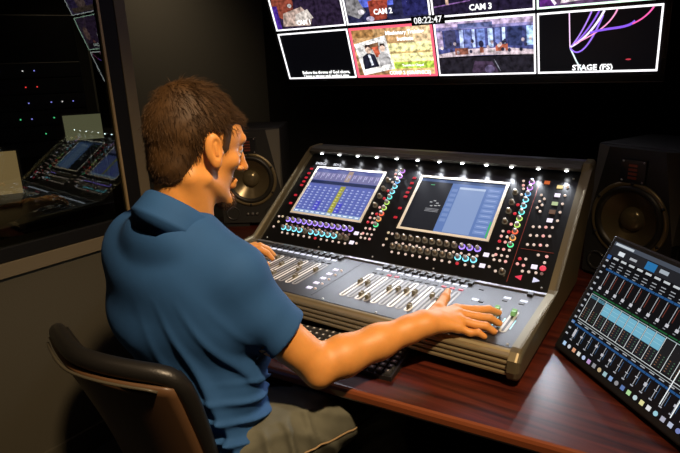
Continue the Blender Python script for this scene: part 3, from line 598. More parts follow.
# ================================================================== COMPUTER KEYBOARD
kb = thing('computer_keyboard', "black computer keyboard on the desk under the console's front rail", 'keyboard', T(.52,-.745,DZ))
KBM = Matrix.Rotation(R(5.4),4,'Z')
kb.matrix_basis = T(.505,-.768,DZ) @ KBM
MB().prism([(-.062,0),(.062,0),(.062,.020),(-.062,.011)], -.215, .215, M_BLACK, axis='x').build('keyboard_body', kb)
keym = MB().prism([(-.0078,-.0078),(.0078,-.0078),(.0078,.0078),(-.0078,.0078)], 0,.002, M_DKGREY); keym.add([(-.0065,-.0065,.007),(.0065,-.0065,.007),(.0065,.0065,.007),(-.0065,.0065,.007),(-.0078,-.0078,.002),(.0078,-.0078,.002),(.0078,.0078,.002),(-.0078,.0078,.002)],[(0,1,2,3),(4,5,1,0),(5,6,2,1),(6,7,3,2),(7,4,0,3)],M_DKGREY)
keym.rect(-.003,-.002,.002,.004,.0072,mat('key_print',(.7,.7,.7),.5)); KM = keym.mesh('keycap')
for r_i in range(6):
    for c_ in range(22):
        if c_ in (15,): continue
        y = -.049+r_i*.0192; obj('keycap', KM, kb, T(-.202+c_*.0192,y,.0108+(y+.062)*.0726))

# ================================================================== OFFICE CHAIR
ch = thing('office_chair', 'black leather office chair with a brown curved back shell, under the man', 'chair', T(.38,-.95,0))
CO = Vector((.38,-.95,0))
def back_pt(u, wv, off=0):
    hw = .160+.022*wv**1.3; x = .330+u*hw+.025*(1-wv)-.125*wv*max(0,-u)**2.5; z = .50+.425*wv-.030*u*u*wv+.010*u*wv-.02*max(0,-u)**4*wv
    y = -1.165-.115*wv**1.4+(.070 if u > 0 else .105)*u*u*(.4+.6*wv)
    nrm = Vector((-u*.5,1,.25)).normalized(); return Vector((x,y,z))+nrm*off-CO
NU, NW = 24, 20
def sheet(o0, o1, m, name, u1=1.0, w0=0, w1=1.0):
    mb = MB(); vs = []
    for o_ in (o0,o1):
        for j in range(NW+1):
            for i in range(NU+1): vs.append(back_pt((2*i/NU-1)*u1, w0+(w1-w0)*j/NW, o_))
    n = (NU+1)*(NW+1); fs = []
    for j in range(NW):
        for i in range(NU):
            a = j*(NU+1)+i; fs += [(a,a+1,a+NU+2,a+NU+1),(n+a,n+a+NU+1,n+a+NU+2,n+a+1)]
    for i in range(NU): a = NW*(NU+1)+i; fs += [(a,a+1,n+a+1,n+a),(i,n+i,n+i+1,i+1)]
    for j in range(NW): a = j*(NU+1); b = a+NU; fs += [(a,a+NU+1,n+a+NU+1,n+a),(b,n+b,n+b+NU+1,b+NU+1)]
    return mb.add(vs,fs,m,None,True).build(name, ch)
sheet(-.012,.0,M_SHELL,'back_shell',.97,0,.97); sheet(.0005,.034,M_LEATHER,'back_cushion',.97,0,.98)
edge = [back_pt(-1,j/16,.012) for j in range(2,17)]+[back_pt(-1+2*i/24,1,.012) for i in range(1,24)]+[back_pt(1,1-j/16,.012) for j in range(0,15)]
sm_e = edge[:]
for _ in range(3): sm_e = [sm_e[0]]+[(sm_e[i-1]+sm_e[i]*2+sm_e[i+1])/4 for i in range(1,len(sm_e)-1)]+[sm_e[-1]]
rad = [.012+.006*min(1,max(0,(p.z-.62)/.2)) for p in sm_e]
MB().tube(sm_e, rad, M_LEATHER, n=14).build('back_rim', ch)
MB().tube([p+Vector((0,-.026,-.018)) for p in sm_e[15:38]], .003, mat('piping',(.07,.06,.04),.4), n=8).build('piping', ch)
mb = MB(); mb.prism([(.27*math.cos(a)*(1 if abs(math.cos(a))<.99 else 1), .25*math.sin(a)) for a in [2*PI*i/32 for i in range(32)]], .405,.465, M_LEATHER).build('seat', ch)
MB().tube([(-.02,-.16,.43),(-.02,-.215,.46),(-.04,-.235,.56)], .022, M_BLACK).build('back_bracket', ch)
MB().lathe([(.028,.09),(.028,.25),(.022,.25),(.022,.405)], M_STEEL, n=16).build('gas_post', ch)
for k in range(5):
    a = 2*PI*k/5+.3; d = Vector((math.cos(a),math.sin(a),0))
    lg = MB().tube([d*.02+Vector((0,0,.10)), d*.30+Vector((0,0,.075))], [.024,.014], M_BLACK).build('base_leg', ch)
    MB().lathe([(.027,-.012),(.027,.012)], M_BLACK, T(*(d*.30+Vector((0,0,.028)))) @ Matrix.Rotation(a+PI/2,4,'Z') @ Matrix.Rotation(R(90),4,'Y'), n=16).build('caster', lg)

# ================================================================== PERSON
class SDF:
    def __init__(s, lo, hi, h):
        s.lo = np.array(lo,float); s.h = h; s.n = np.ceil((np.array(hi)-s.lo)/h).astype(int)+1
        s.a = np.full(s.n, .5, np.float32)
    def _sl(s, lo, hi):
        i0 = np.clip(np.floor((np.array(lo)-s.lo)/s.h).astype(int),0,s.n-1); i1 = np.clip(np.ceil((np.array(hi)-s.lo)/s.h).astype(int)+1,1,s.n)
        g = [(s.lo[k]+s.h*np.arange(i0[k],i1[k])).astype(np.float32) for k in range(3)]
        return (slice(i0[0],i1[0]),slice(i0[1],i1[1]),slice(i0[2],i1[2])), g[0][:,None,None], g[1][None,:,None], g[2][None,None,:]
    def mix(s, sl, d, k, sub=False):
        a = s.a[sl]
        if sub:
            d = -d
            if k > 0:
                hh = np.clip(.5-.5*(d-a)/k,0,1) if False else np.clip(.5+.5*(d-a)/k,0,1)
                s.a[sl] = a*(1-hh)+d*hh+k*hh*(1-hh)
            else: s.a[sl] = np.maximum(a,d)
        else:
            if k > 0:
                hh = np.clip(.5+.5*(a-d)/k,0,1); s.a[sl] = a*(1-hh)+d*hh-k*hh*(1-hh)
            else: s.a[sl] = np.minimum(a,d)
        return s
    def cone(s, p, q, r0, r1, k=.01, sub=False):
        p = np.array(p,float); q = np.array(q,float); m = max(r0,r1)+k*1.5+s.h*3
        sl,X,Y,Z = s._sl(np.minimum(p,q)-m, np.maximum(p,q)+m)
        d = q-p; L = max(d@d,1e-9); t = np.clip(((X-p[0])*d[0]+(Y-p[1])*d[1]+(Z-p[2])*d[2])/L,0,1)
        D = np.sqrt((X-p[0]-t*d[0])**2+(Y-p[1]-t*d[1])**2+(Z-p[2]-t*d[2])**2)-(r0+(r1-r0)*t)
        return s.mix(sl,D,k,sub)
    def chain(s, pts, rs, k=.01):
        for i in range(len(pts)-1): s.cone(pts[i],pts[i+1],rs[i],rs[i+1],k)
        return s
    def ell(s, c, r, k=.01, Rm=None, sub=False):
        c = np.array(c,float); r = np.array(r,float); m = r.max()+k*1.5+s.h*3; sl,X,Y,Z = s._sl(c-m,c+m)
        x,y,z = X-c[0],Y-c[1],Z-c[2]
        if Rm is not None:      # rows = local axes
            x,y,z = Rm[0][0]*x+Rm[0][1]*y+Rm[0][2]*z, Rm[1][0]*x+Rm[1][1]*y+Rm[1][2]*z, Rm[2][0]*x+Rm[2][1]*y+Rm[2][2]*z
        k0 = np.sqrt((x/r[0])**2+(y/r[1])**2+(z/r[2])**2); k1 = np.sqrt((x/r[0]**2)**2+(y/r[1]**2)**2+(z/r[2]**2)**2)+1e-9
        return s.mix(sl,k0*(k0-1)/k1,k,sub)
    def grids(s): return [(s.lo[k]+s.h*np.arange(s.n[k])).astype(np.float32) for k in range(3)]
    def mesh(s):
        a = s.a; ins = a < 0
        c = ins[:-1,:-1,:-1].astype(np.int8)
        tot = np.zeros_like(c)
        for i in (0,1):
            for j in (0,1):
                for k in (0,1): tot += ins[i:a.shape[0]-1+i, j:a.shape[1]-1+j, k:a.shape[2]-1+k]
        act = (tot > 0) & (tot < 8); idx = np.argwhere(act); num = np.full(act.shape,-1,np.int64); num[act] = np.arange(len(idx))
        P = np.zeros((len(idx),3)); C = np.zeros(len(idx))
        I,J,K = idx.T
        corners = [(i,j,k) for i in (0,1) for j in (0,1) for k in (0,1)]
        val = {q: a[I+q[0],J+q[1],K+q[2]] for q in corners}
        for q in corners:
            for ax in range(3):
                if q[ax] == 0:
                    r = list(q); r[ax] = 1; r = tuple(r); v0,v1 = val[q],val[r]; m = (v0<0) != (v1<0)
                    t = np.where(m, v0/np.where(m,v0-v1,1), 0); pt = np.tile(np.array(q,float),(len(idx),1)); pt[:,ax] += t
                    P += pt*m[:,None]; C += m
        V = s.lo+(idx+P/C[:,None])*s.h
        F = []
        for ax in range(3):
            b,c2 = [(1,2),(2,0),(0,1)][ax]
            s0 = [slice(None)]*3; s1 = [slice(None)]*3; s0[ax] = slice(0,-1); s1[ax] = slice(1,None)
            e0,e1 = ins[tuple(s0)],ins[tuple(s1)]; E_ = np.argwhere(e0 != e1)
            E_ = E_[(E_[:,b]>0)&(E_[:,c2]>0)&(E_[:,b]<s.n[b]-1)&(E_[:,c2]<s.n[c2]-1)]
            fl = e0[tuple(E_.T)]
            def nn(db,dc):
                q = E_.copy(); q[:,b] += db; q[:,c2] += dc; return num[tuple(q.T)]
            Q = np.stack([nn(-1,-1),nn(0,-1),nn(0,0),nn(-1,0)],1); Q[~fl] = Q[~fl][:,::-1]; F.append(Q)
        return V, np.concatenate(F)
def smooth_v(V, F, it=2, lam=.5):
    n = len(V)
    e = np.concatenate([F[:,[0,1]],F[:,[1,2]],F[:,[2,3]],F[:,[3,0]]]); e = np.concatenate([e,e[:,::-1]])
    deg = np.bincount(e[:,0],minlength=n)[:,None]
    for _ in range(it):
        A_ = np.zeros_like(V)
        for k in range(3): A_[:,k] = np.bincount(e[:,0],weights=V[e[:,1],k],minlength=n)
        V = V+lam*(A_/np.maximum(deg,1)-V)
    return V
def np_mesh(name, V, F, m):
    me = bpy.data.meshes.new(name); me.vertices.add(len(V)); me.vertices.foreach_set('co', np.ascontiguousarray(V,np.float32).ravel())
    n = len(F); me.loops.add(n*4); me.loops.foreach_set('vertex_index', np.ascontiguousarray(F,np.int32).ravel())
    me.polygons.add(n); me.polygons.foreach_set('loop_start', np.arange(0,n*4,4,dtype=np.int32)); me.polygons.foreach_set('use_smooth', np.ones(n,bool))
    me.update(calc_edges=True); me.validate(); me.materials.append(m); return me
per = thing('person', 'seated man in blue polo shirt and jeans, both hands on the console faders', 'person', T(.40,-1.02,.465))
PO = np.array([.40,-1.02,.465])
# ---- joints (world)
N_ = np.array([.351,-1.031,1.155]); PEL = np.array([.405,-1.045,.595])
SR = np.array([.510,-1.030,1.048]); ER = np.array([.617,-.930,.822]); WR = np.array([.764,-.722,.866])
SA = np.array([.480,-1.045,1.005]); SLj = np.array([.180,-1.005,1.068]); EL = np.array([.060,-.82,.835]); WL = np.array([.045,-.635,.875])
HC = np.array([.371,-.983,1.279]); yaw,pit,rol = R(13),R(13),R(1)
hF = np.array([math.sin(yaw)*math.cos(pit),math.cos(yaw)*math.cos(pit),-math.sin(pit)]); hX = np.array([math.cos(yaw),-math.sin(yaw),0]); hZ = np.cross(hX,hF)
hX,hZ = hX*math.cos(rol)+hZ*math.sin(rol), -hX*math.sin(rol)+hZ*math.cos(rol); HR = np.stack([hX,hF,hZ])
def h2w(P): return HC+np.asarray(P)@HR
def w2h(P): return (np.asarray(P)-HC)@HR.T
# ---- head and neck in head space (x right, y forward, z up)
nb = w2h(N_+np.array([.002,.012,-.05]))
g = SDF((-.115,-.15,-.27),(.115,.145,.15),.002)
g.ell((0,-.010,.035),(.072,.091,.083),.0)
g.ell((0,.028,-.035),(.053,.058,.080),.025)
g.ell((0,.045,.035),(.060,.048,.05),.02)
for s in (-1,1):
    g.cone((s*.052,.0,-.058),(s*.010,.080,-.104),.0135,.0125,.018)
    g.ell((s*.044,.058,-.018),(.017,.018,.015),.020)          # cheekbone
    g.cone((s*.010,.093,.028),(s*.042,.080,.030),.010,.009,.012) # brow
g.ell((0,.079,-.100),(.020,.016,.016),.016)                  # chin
for s in (-1,1): g.ell((s*.031,.097,.006),(.016,.012,.011),.010,None,True)
g.chain([(0,.094,.022),(0,.106,-.006),(0,.1205,-.029)],[.0070,.0078,.0092],.010)
for s in (-1,1): g.ell((s*.011,.103,-.032),(.007,.009,.006),.006)
g.cone((-.020,.087,-.060),(.020,.087,-.060),.006,.006,.008); g.cone((-.017,.086,-.070),(.017,.086,-.070),.0065,.0065,.008)
g.cone((-.026,.093,-.0645),(.026,.093,-.0645),.0022,.0022,.004,True)
for s in (-1,1): g.ell((s*.030,.0765,.0105),(.0142,.0138,.0105),.004); g.ell((s*.030,.0755,-.004),(.0140,.0130,.0070),.004)
g.chain([(0,-.028,-.035),(nb[0]*.5,-.036+.5*(nb[1]+.036),-.035+.5*(nb[2]+.035)),tuple(nb)],[.054,.050,.056],.025)
g.cone((.045,-.03,-.06),tuple(nb+np.array([.012,.05,-.01])),.018,.016,.02)        # neck muscle
for s in (-1,1):      # ear
    ca,sa = math.cos(.30),math.sin(.30); Rm = [[ca,s*sa*-1,0],[s*sa,ca,0],[0,0,1]]
    tl = R(14); Rt = np.array(Rm) @ np.array([[1,0,0],[0,math.cos(tl),math.sin(tl)],[0,-math.sin(tl),math.cos(tl)]])
    g.ell((s*.079,-.006,.002),(.0080,.0175,.031),.006,Rt)
    g.ell((s*.088,-.001,.002),(.0075,.0115,.022),.003,Rt,True)
    g.ell((s*.079,.004,-.024),(.006,.010,.011),.005)
    g.cone((s*.081,-.006,.012),(s*.083,.000,-.008),.0035,.0035,.003)
    g.ell((s*.077,.012,-.003),(.005,.006,.007),.005)
Vh,Fh = g.mesh(); Vh = smooth_v(Vh,Fh,1,.5); Vh = h2w(Vh)
# ---- arms with hands
def arm(lo,hi,S,E,W,mcps,fingers,thumb,elbow_tip,palm_n):
    g = SDF(lo,hi,.0022)
    u = (E-S); g.chain([S, S+u*.5, E],[.040,.046,.040],.02)
    v = (W-E); g.chain([E, E+v*.22, E+v*.55, E+v*.85, W],[.040,.043,.037,.029,.0265],.018)
    g.ell(elbow_tip,(.013,.013,.013),.026)
    pn = np.array(palm_n)
    # wrist is flatter than round
    side = np.cross(pn, v/np.linalg.norm(v)); side /= np.linalg.norm(side)
    g.cone(W+side*.010,W-side*.010,.022,.022,.02)
    for m in mcps: g.cone(W+(m-W)*.12,m,.019,.0118,.014)
    for i in range(3): g.cone(mcps[i]-pn*.004,mcps[i+1]-pn*.004,.011,.010,.008); g.cone((W+mcps[i])/2,(W+mcps[i+1])/2,.013,.013,.01)
    for pts,rs in fingers: g.chain(pts,rs,.0035)
    g.chain(thumb[0],thumb[1],.008)
    return g.mesh()
D0 = .8305
mc = [np.array(q) for q in ((.798,-.617,.866),(.815,-.640,.867),(.825,-.663,.863),(.829,-.684,.856))]
def fing(m, tip, lift, rs, a=.46,b=.76):
    d = np.array(tip)-m; p1 = m+d*a; p1[2] = m[2]+lift; p2 = m+d*b; p2[2] = (p1[2]*.45+tip[2]*.55)+.006
    return [m,p1,p2,np.array(tip)],rs
fr = [.0116,.0104,.0095,.0080]
fR = [fing(mc[0],(.8755,-.538,D0+.010),-.010,fr), fing(mc[1],(.8935,-.592,D0+.010),-.009,fr), fing(mc[2],(.8960,-.637,D0+.010),-.009,fr), fing(mc[3],(.885,-.668,D0+.009),-.011,[.0095,.0083,.0076,.0066])]
thR = ([WR+np.array([-.004,.030,-.006]),np.array([.762,-.640,.866]),np.array([.754,-.580,.871]),np.array([.741,-.532,.866])],[.019,.0155,.0115,.0088])
VR,FRr = arm((.40,-1.12,.74),(.92,-.50,1.15),SA,ER,WR,mc,fR,thR,ER+np.array([.010,-.018,-.018]),(0,0,1))
ml = [np.array(q) for q in ((.090,-.560,.880),(.070,-.548,.882),(.050,-.546,.878),(.030,-.552,.870))]
fL = [fing(ml[0],(.137,-.515,D0+.016),.0,fr), fing(ml[1],(.112,-.478,D0+.012),.0,fr), fing(ml[2],(.075,-.468,D0+.012),.0,fr), fing(ml[3],(.035,-.485,D0+.012),.0,[.0095,.0083,.0076,.0066])]
thL = ([WL+np.array([.012,.02,-.008]),np.array([.095,-.600,.862]),np.array([.128,-.578,.853]),np.array([.157,-.563,.846])],[.017,.0145,.0112,.0088])
VL,FL = arm((-.02,-1.05,.76),(.25,-.43,1.15),SLj,EL,WL,ml,fL,thL,EL+np.array([-.02,-.01,-.02]),(0,0,1))
# ---- hidden trunk and legs that carry the clothes
HIPR, HIPL = PEL+np.array([.095,.045,.035]), PEL+np.array([-.085,.02,-.01])
KR, KL = np.array([.625,-.690,.632]), np.array([.300,-.640,.600]); AR, AL = np.array([.575,-.60,.10]), np.array([.29,-.58,.10])
g = SDF((.0,-1.2,.03),(.75,-.40,1.2),.008)
g.chain([PEL,PEL*.5+N_*.5,N_+np.array([0,.012,-.10])],[.085,.075,.06],.03); g.cone(SLj+np.array([.02,0,-.02]),SR+np.array([-.02,0,-.02]),.035,.035,.03)
g.chain([HIPR,KR,AR],[.06,.045,.03],.02); g.chain([HIPL,KL,AL],[.06,.045,.03],.02)
Vt,Ft = g.mesh()
Vb = np.concatenate([Vh,VR,VL,Vt]); o1 = len(Vh); o2 = o1+len(VR); o3 = o2+len(VL)
obj('body', np_mesh('body', Vb-PO, np.concatenate([Fh,FRr+o1,FL+o2,Ft+o3]), M_SKIN), per)
# nails
M_NAIL = mat('nail', (.80,.45,.32), .3)
def nail(tip, prev):
    d = np.array(tip)-np.array(prev); d /= np.linalg.norm(d); up = np.array([0,0,1.])-d*d[2]; up /= np.linalg.norm(up); sd = np.cross(d,up)
    c = np.array(tip)+up*.0058+d*.0015; mb = MB(); vs = []
    for i in range(5):
        for j in range(5):
            a = (i/4-.5)*1.5; vs.append(c+sd*math.sin(a)*.0072+up*(math.cos(a)-1)*.0072+up*.0014+d*(j/4-.5)*.010*(1-.25*abs(i/2-1)))
    mb.add(vs-PO,[(i*5+j,i*5+j+1,i*5+j+6,i*5+j+5) for i in range(4) for j in range(4)],M_NAIL,None,True).build('fingernail', per)
for pts,_ in fR[:3]+fL[:2]: nail(pts[3],pts[2])
nail(thR[0][3],thR[0][2]); nail(thL[0][3],thL[0][2])
# eyes and brows
for s in (-1,1):
    MB().lathe([(0,.0128),(.006,.0113),(.010,.0082),(.0128,0),(.010,-.008),(0,-.0128)], mat('eye_white',(.42,.36,.32),.3), Matrix.Translation(Vector(h2w((s*.030,.0775,.005))-PO)) @ Matrix([list(r) for r in HR.T]).to_4x4() @ Matrix.Rotation(R(-90),4,'X'), n=14, cap=False).build('eye', per)
    mb = MB(); mb.tube([Vector(h2w((s*a,b_,c))-PO) for a,b_,c in ((.012,.1010,.031),(.025,.0985,.035),(.038,.0900,.035),(.048,.081,.030))],[.0024,.003,.0026,.0012],M_HAIR,n=6).build('eyebrow', per)
# ---- hair
def hair_line(y): return np.interp(y,[-.13,-.095,-.06,-.040,-.030,-.022,.018,.024,.042,.048,.070,.095,.14],[-.088,-.085,-.070,-.050,-.01,.036,.040,-.020,-.022,.028,.040,.052,.056])
gh = SDF((-.11,-.15,-.12),(.11,.14,.16),.0025)
gh.ell((0,-.012,.036),(.0765,.0975,.089),.0); gh.ell((0,.052,.066),(.050,.042,.022),.02); gh.ell((0,-.048,-.035),(.058,.048,.055),.02); gh.ell((0,-.02,.090),(.050,.065,.036),.02)
X,Y,Z = [q_.astype(np.float64) for q_ in gh.grids()]
reg = (hair_line(Y)[None,:,None]-Z[None,None,:]+0*X[:,None,None]) + .012*np.clip(.03-np.abs(X)[:,None,None],0,1)*0
nz = .0006*np.sin(70*X[:,None,None]+90*Y[None,:,None]+2*np.sin(60*Z[None,None,:]))*np.sin(110*Z[None,None,:]-60*Y[None,:,None])
gh.a = np.maximum(gh.a+nz.astype(np.float32), (reg*.75).astype(np.float32))
Vc,Fc = gh.mesh()
hair_o = obj('hair', np_mesh('hair', h2w(smooth_v(Vc,Fc,1))-PO, Fc, M_HAIR), per)
def strands(name, roots, normals, dirs, length, width, m, parent, segs=4, curl=.6, droop=.0):
    n = len(roots); P = [roots]; d = dirs.copy(); 
    for k in range(segs):
        d = d-normals*(curl/segs)*.5+np.array([0,0,-droop]); d /= np.linalg.norm(d,axis=1)[:,None]; P.append(P[-1]+d*(length/segs)[:,None])
    P = np.stack(P,1); side = np.cross(dirs,normals); side /= np.linalg.norm(side,axis=1)[:,None]+1e-9
    wd = np.linspace(1,.15,segs+1)[None,:,None]*width
    A_ = P+side[:,None,:]*wd; B_ = P-side[:,None,:]*wd; C_ = P+normals[:,None,:]*wd*1.2
    V = np.stack([A_,B_,C_],2).reshape(-1,3); F = []
    base = (np.arange(n)*(segs+1)*3)[:,None]
    for k in range(segs):
        for a,b in ((0,1),(1,2),(2,0)): F.append(base+np.array([k*3+a,k*3+b,k*3+3+b,k*3+3+a])[None,:])
    return obj(name, np_mesh(name, h2w(V)-PO, np.concatenate(F), m), parent)
# roots over the hair cap, swept away from the crown
def vnorm(V,F):
    fn = np.cross(V[F[:,2]]-V[F[:,0]],V[F[:,3]]-V[F[:,1]]); nn_ = np.zeros_like(V)
    for k in range(4):
        for ax in range(3): nn_[:,ax] += np.bincount(F[:,k],weights=fn[:,ax],minlength=len(V))
    return nn_/(np.linalg.norm(nn_,axis=1)[:,None]+1e-9)
nC = vnorm(Vc,Fc); ctr = np.array([0,-.01,.03]); rel = Vc-ctr
outer = (np.einsum('ij,ij->i',nC,rel)>.03)
if np.mean(np.einsum('ij,ij->i',nC,rel)) < 0: nC = -nC; outer = (np.einsum('ij,ij->i',nC,rel)>.03)
cand = np.where(outer)[0]; pick = rng.choice(cand, 19000, replace=len(cand)<19000)
roots = Vc[pick]-nC[pick]*.004+rng.normal(0,.001,(len(pick),3)); nr = nC[pick]
crown = np.array([-.005,-.065,.115]); fl = roots-crown; fl -= nr*np.einsum('ij,ij->i',fl,nr)[:,None]; fl /= np.linalg.norm(fl,axis=1)[:,None]+1e-6
sw = np.cross(nr,fl); fl = fl+sw*.25+np.array([0,-.05,-.25])*(np.abs(roots[:,0])>.05)[:,None]+rng.normal(0,.28,fl.shape)
# above the brow the hair is swept forward and across
frm = (roots[:,1]>.03)&(roots[:,2]>.06); fl[frm] = np.array([.45,.9,-.1])+rng.normal(0,.25,(frm.sum(),3))
sb_ = (roots[:,1]>.0)&(roots[:,2]<.045); fl[sb_] = np.array([0,-.15,-1.])+rng.normal(0,.15,(sb_.sum(),3))
dirs = fl*.85+nr*(.30+.28*rng.random((len(fl),1))); dirs /= np.linalg.norm(dirs,axis=1)[:,None]
ln = .014+.014*rng.random(len(fl)); ln[roots[:,2]<-.02] *= .7; ln[(roots[:,2]>.07)] *= 1.2; sb = (roots[:,1]>.0)&(roots[:,2]<.045); ln[sb] *= .45; ln[frm] *= .55; ln[roots[:,1]<-.05] *= .7
strands('hair_strands', roots, nr, dirs, ln, 0.00070, M_HAIR, hair_o, curl=1.0, droop=.05)
# goatee stubble on the chin
hv = w2h(Vh); hn = vnorm(hv,Fh)
if np.mean(np.einsum('ij,ij->i',hn,hv-np.array([0,0,0]))) < 0: hn = -hn
ck = np.where((hv[:,1]>.055)&(hv[:,2]<-.078)&(hv[:,2]>-.125)&(np.abs(hv[:,0])<.026))[0]; ck = rng.choice(ck,min(1300,len(ck)),replace=False)
dd_ = hn[ck]*.6+np.array([0,.2,-.8])+rng.normal(0,.2,(len(ck),3)); dd_ /= np.linalg.norm(dd_,axis=1)[:,None]
strands('chin_beard', hv[ck]-hn[ck]*.001, hn[ck], dd_, .006+.005*rng.random(len(ck)), .0005, M_HAIR, per, segs=2)
# ---- polo shirt
g = SDF((.0,-1.26,.54),(.78,-.72,1.26),.004)
up_ = np.array([0,0,1.])
spine = [PEL+np.array([0,.0,.03]), np.array([.372,-1.045,.78]), np.array([.335,-1.045,.93]), np.array([.322,-1.040,1.028])]
for (c_,r) in zip(spine,((.160,.112,.12),(.160,.106,.15),(.198,.116,.15),(.196,.104,.095))): g.ell(c_,r,.04)
g.ell((.44,-1.035,.98),(.09,.085,.11),.05)
g.ell(N_+np.array([.0,-.004,-.050]),(.088,.074,.055),.04); g.ell(N_+np.array([-.012,-.040,-.048]),(.085,.045,.048),.03); g.ell(N_+np.array([-.005,-.018,-.028]),(.070,.052,.036),.04); g.ell(N_+np.array([0,-.060,-.050]),(.07,.032,.042),.03)
g.cone(N_+np.array([-.03,-.015,-.060]),SLj+np.array([.01,-.015,-.004]),0.050,.060,.06); g.cone(N_+np.array([.03,-.005,-.055]),SR+np.array([-.004,.0,.0]),.050,.055,.04)
uR = ER-SA; uRn = uR/np.linalg.norm(uR); hemR = SA+uR*.60
uL = EL-SLj; hemL = SLj+uL*.72; uLn = uL/np.linalg.norm(uL)
g.ell((.47,-1.0,.90),(.06,.07,.12),.03)
X,Y,Z = g.grids(); X = X[:,None,None]; Y = Y[None,:,None]; Z = Z[None,None,:]
# folds: long drapes falling from the arm pit to the waist, bunching low on the right side
wlow = np.clip((1.02-Z)/.32,0,1)*np.clip((X-.30)/.18,0,1)
ph = 112*(X*.86+Z*.46+Y*.15)+1.6*np.sin(Z*14+X*10)
rdg = lambda q: np.exp(-((q/(2*PI)-np.round(q/(2*PI)))*2*PI)**2*.9)
amp = .5+.5*np.sin(X*23+Z*11)
fold = rdg(ph)*.019*wlow*(.35+.65*amp)
ph2 = 150*(Z*.95-X*.30+Y*.2)+1.8*np.sin(X*19+Y*9)
wb = np.clip((.84-Z)/.12,0,1)*np.clip((X-.36)/.12,0,1)
fold = fold+rdg(ph2)*.016*wb
ph3 = (X*.5+Z*.9)*40+2*np.sin(X*9); fold = fold+np.sin(ph3)*.006*np.clip((1.1-Z)/.2,0,1)*np.clip((.42-X)/.1,0,1)
g.a = g.a-fold.astype(np.float32)*(np.abs(g.a)<.05)
# sleeve ends, neck opening and waist
def cutplane(g, p, n, reach, r): 
    gx,gy,gz = g.grids(); gx = gx[:,None,None]-p[0]; gy = gy[None,:,None]-p[1]; gz = gz[None,None,:]-p[2]
    d = gx*n[0]+gy*n[1]+gz*n[2]; rad2 = gx**2+gy**2+gz**2-d*d
    loc = (rad2 < r*r) & (d < reach) & (d > -.06)
    g.a = np.where(loc, np.maximum(g.a, d), g.a)
nR = uRn+np.array([.10,.0,.0]); nR /= np.linalg.norm(nR)
gs = SDF((.0,-1.26,.54),(.78,-.72,1.26),.004)
gs.chain([SR+np.array([-.01,0,-.005]), SA+uR*.30+np.array([.006,.004,.01]), SA+uR*.95],[.048,.058,.064],.02)
gs.chain([SLj, SLj+uL*.45, SLj+uL*.95],[.058,.060,.064],.02)
cutplane(gs,hemR,nR,.30,.2); cutplane(gs,hemL,uLn,.30,.2)
gs.cone(SA+uR*.46,SA+uR*.90,.050,.058,.0,True); gs.cone(SLj+uL*.6,SLj+uL*1.0,.052,.058,.0,True)
kk = .035; hh = np.clip(.5+.5*(g.a-gs.a)/kk,0,1); wgt = hh*(1-hh)
gx,gy,gz = g.grids(); dpl = (gx[:,None,None]-hemR[0])*nR[0]+(gy[None,:,None]-hemR[1])*nR[1]+(gz[None,None,:]-hemR[2])*nR[2]
kk = kk*np.clip(-dpl/.06,0,1)
g.a = g.a*(1-hh)+gs.a*hh-kk*wgt
g.a = np.where(dpl > -.004, np.minimum(np.where(hh>.5,g.a,g.a), g.a), g.a).astype(np.float32)
g.a = np.maximum(g.a, (.60-Z)+0*X+0*Y)
Vs,Fs = g.mesh(); Vs = smooth_v(Vs,Fs,1,.5)
shirt = obj('polo_shirt', np_mesh('polo_shirt', Vs-PO, Fs, M_SHIRT), per)
# sleeve hem stitching bands
def hem_band(p, n, r, name, off):
    n = np.array(n); a = np.cross(n,[0,1,0]); a /= np.linalg.norm(a); b = np.cross(n,a)
    return [tuple(p+off+(a*math.cos(t)+b*math.sin(t))*r-PO) for t in np.linspace(0,2*PI,40)]
ax1 = np.cross(nR,[0,1,0]); ax1 /= np.linalg.norm(ax1); ax2 = np.cross(nR,ax1); rel_ = Vs-hemR; dq = rel_@nR; pa_ = rel_@ax1; pb_ = rel_@ax2
ok = (np.abs(dq+.020)<.005)&(pa_**2+pb_**2<.095**2)&(pa_**2+pb_**2>.045**2); an_ = np.arctan2(pb_,pa_); ring = []
for k_ in range(40):
    m_ = ok&(np.abs(an_-(-PI+2*PI*(k_+.5)/40))<PI/36)
    if m_.sum() > 2:
        ra_ = np.sqrt(pa_[m_]**2+pb_[m_]**2).mean(); a_ = -PI+2*PI*(k_+.5)/40; ring.append(tuple(hemR-nR*.020+(ax1*math.cos(a_)+ax2*math.sin(a_))*(ra_+.0004)-PO))
if len(ring) > 20: MB().tube(ring, .0011, mat('dark_blue_stitching',(.012,.05,.14),.8), n=6).build('hem_stitching', shirt)
# collar: a folded band round the neck, open at the throat
cen = N_+np.array([.002,-.008,-.006]); fwd = np.array([math.sin(R(9)),math.cos(R(9)),0]); tilt = R(38)
axc = up_*math.cos(tilt)+fwd*math.sin(tilt); fw2 = fwd*math.cos(tilt)-up_*math.sin(tilt); rt2 = np.cross(fw2,axc)
NA = 64; prof_c = [(.000,-.012),(.001,.010),(.0035,.020),(.008,.0215),(.012,.016),(.0155,-.002),(.020,-.022),(.0208,-.027),(.0185,-.030),(.006,-.060),(.002,-.055)]
vs_ = []; 
for i in range(NA+1):
    a = R(200)*(2*i/NA-1)*.83      # 0 = nape
    rr = .0605
    dr = -fw2*math.cos(a)*1.02+rt2*math.sin(a)
    drop = .020*(1-math.cos(a))*.5
    for (o_,z_) in prof_c: vs_.append(cen+dr*(rr+o_*(1+.25*(1-math.cos(a))))+axc*(z_-drop*.3)-PO)
k = len(prof_c)
mb = MB(); mb.add(vs_, [(i*k+j,i*k+(j+1)%k,(i+1)*k+(j+1)%k,(i+1)*k+j) for i in range(NA) for j in range(k)]+[tuple(range(k)),tuple(NA*k+j for j in range(k))[::-1]], M_SHIRT, None, True)
mb.build('collar', shirt)
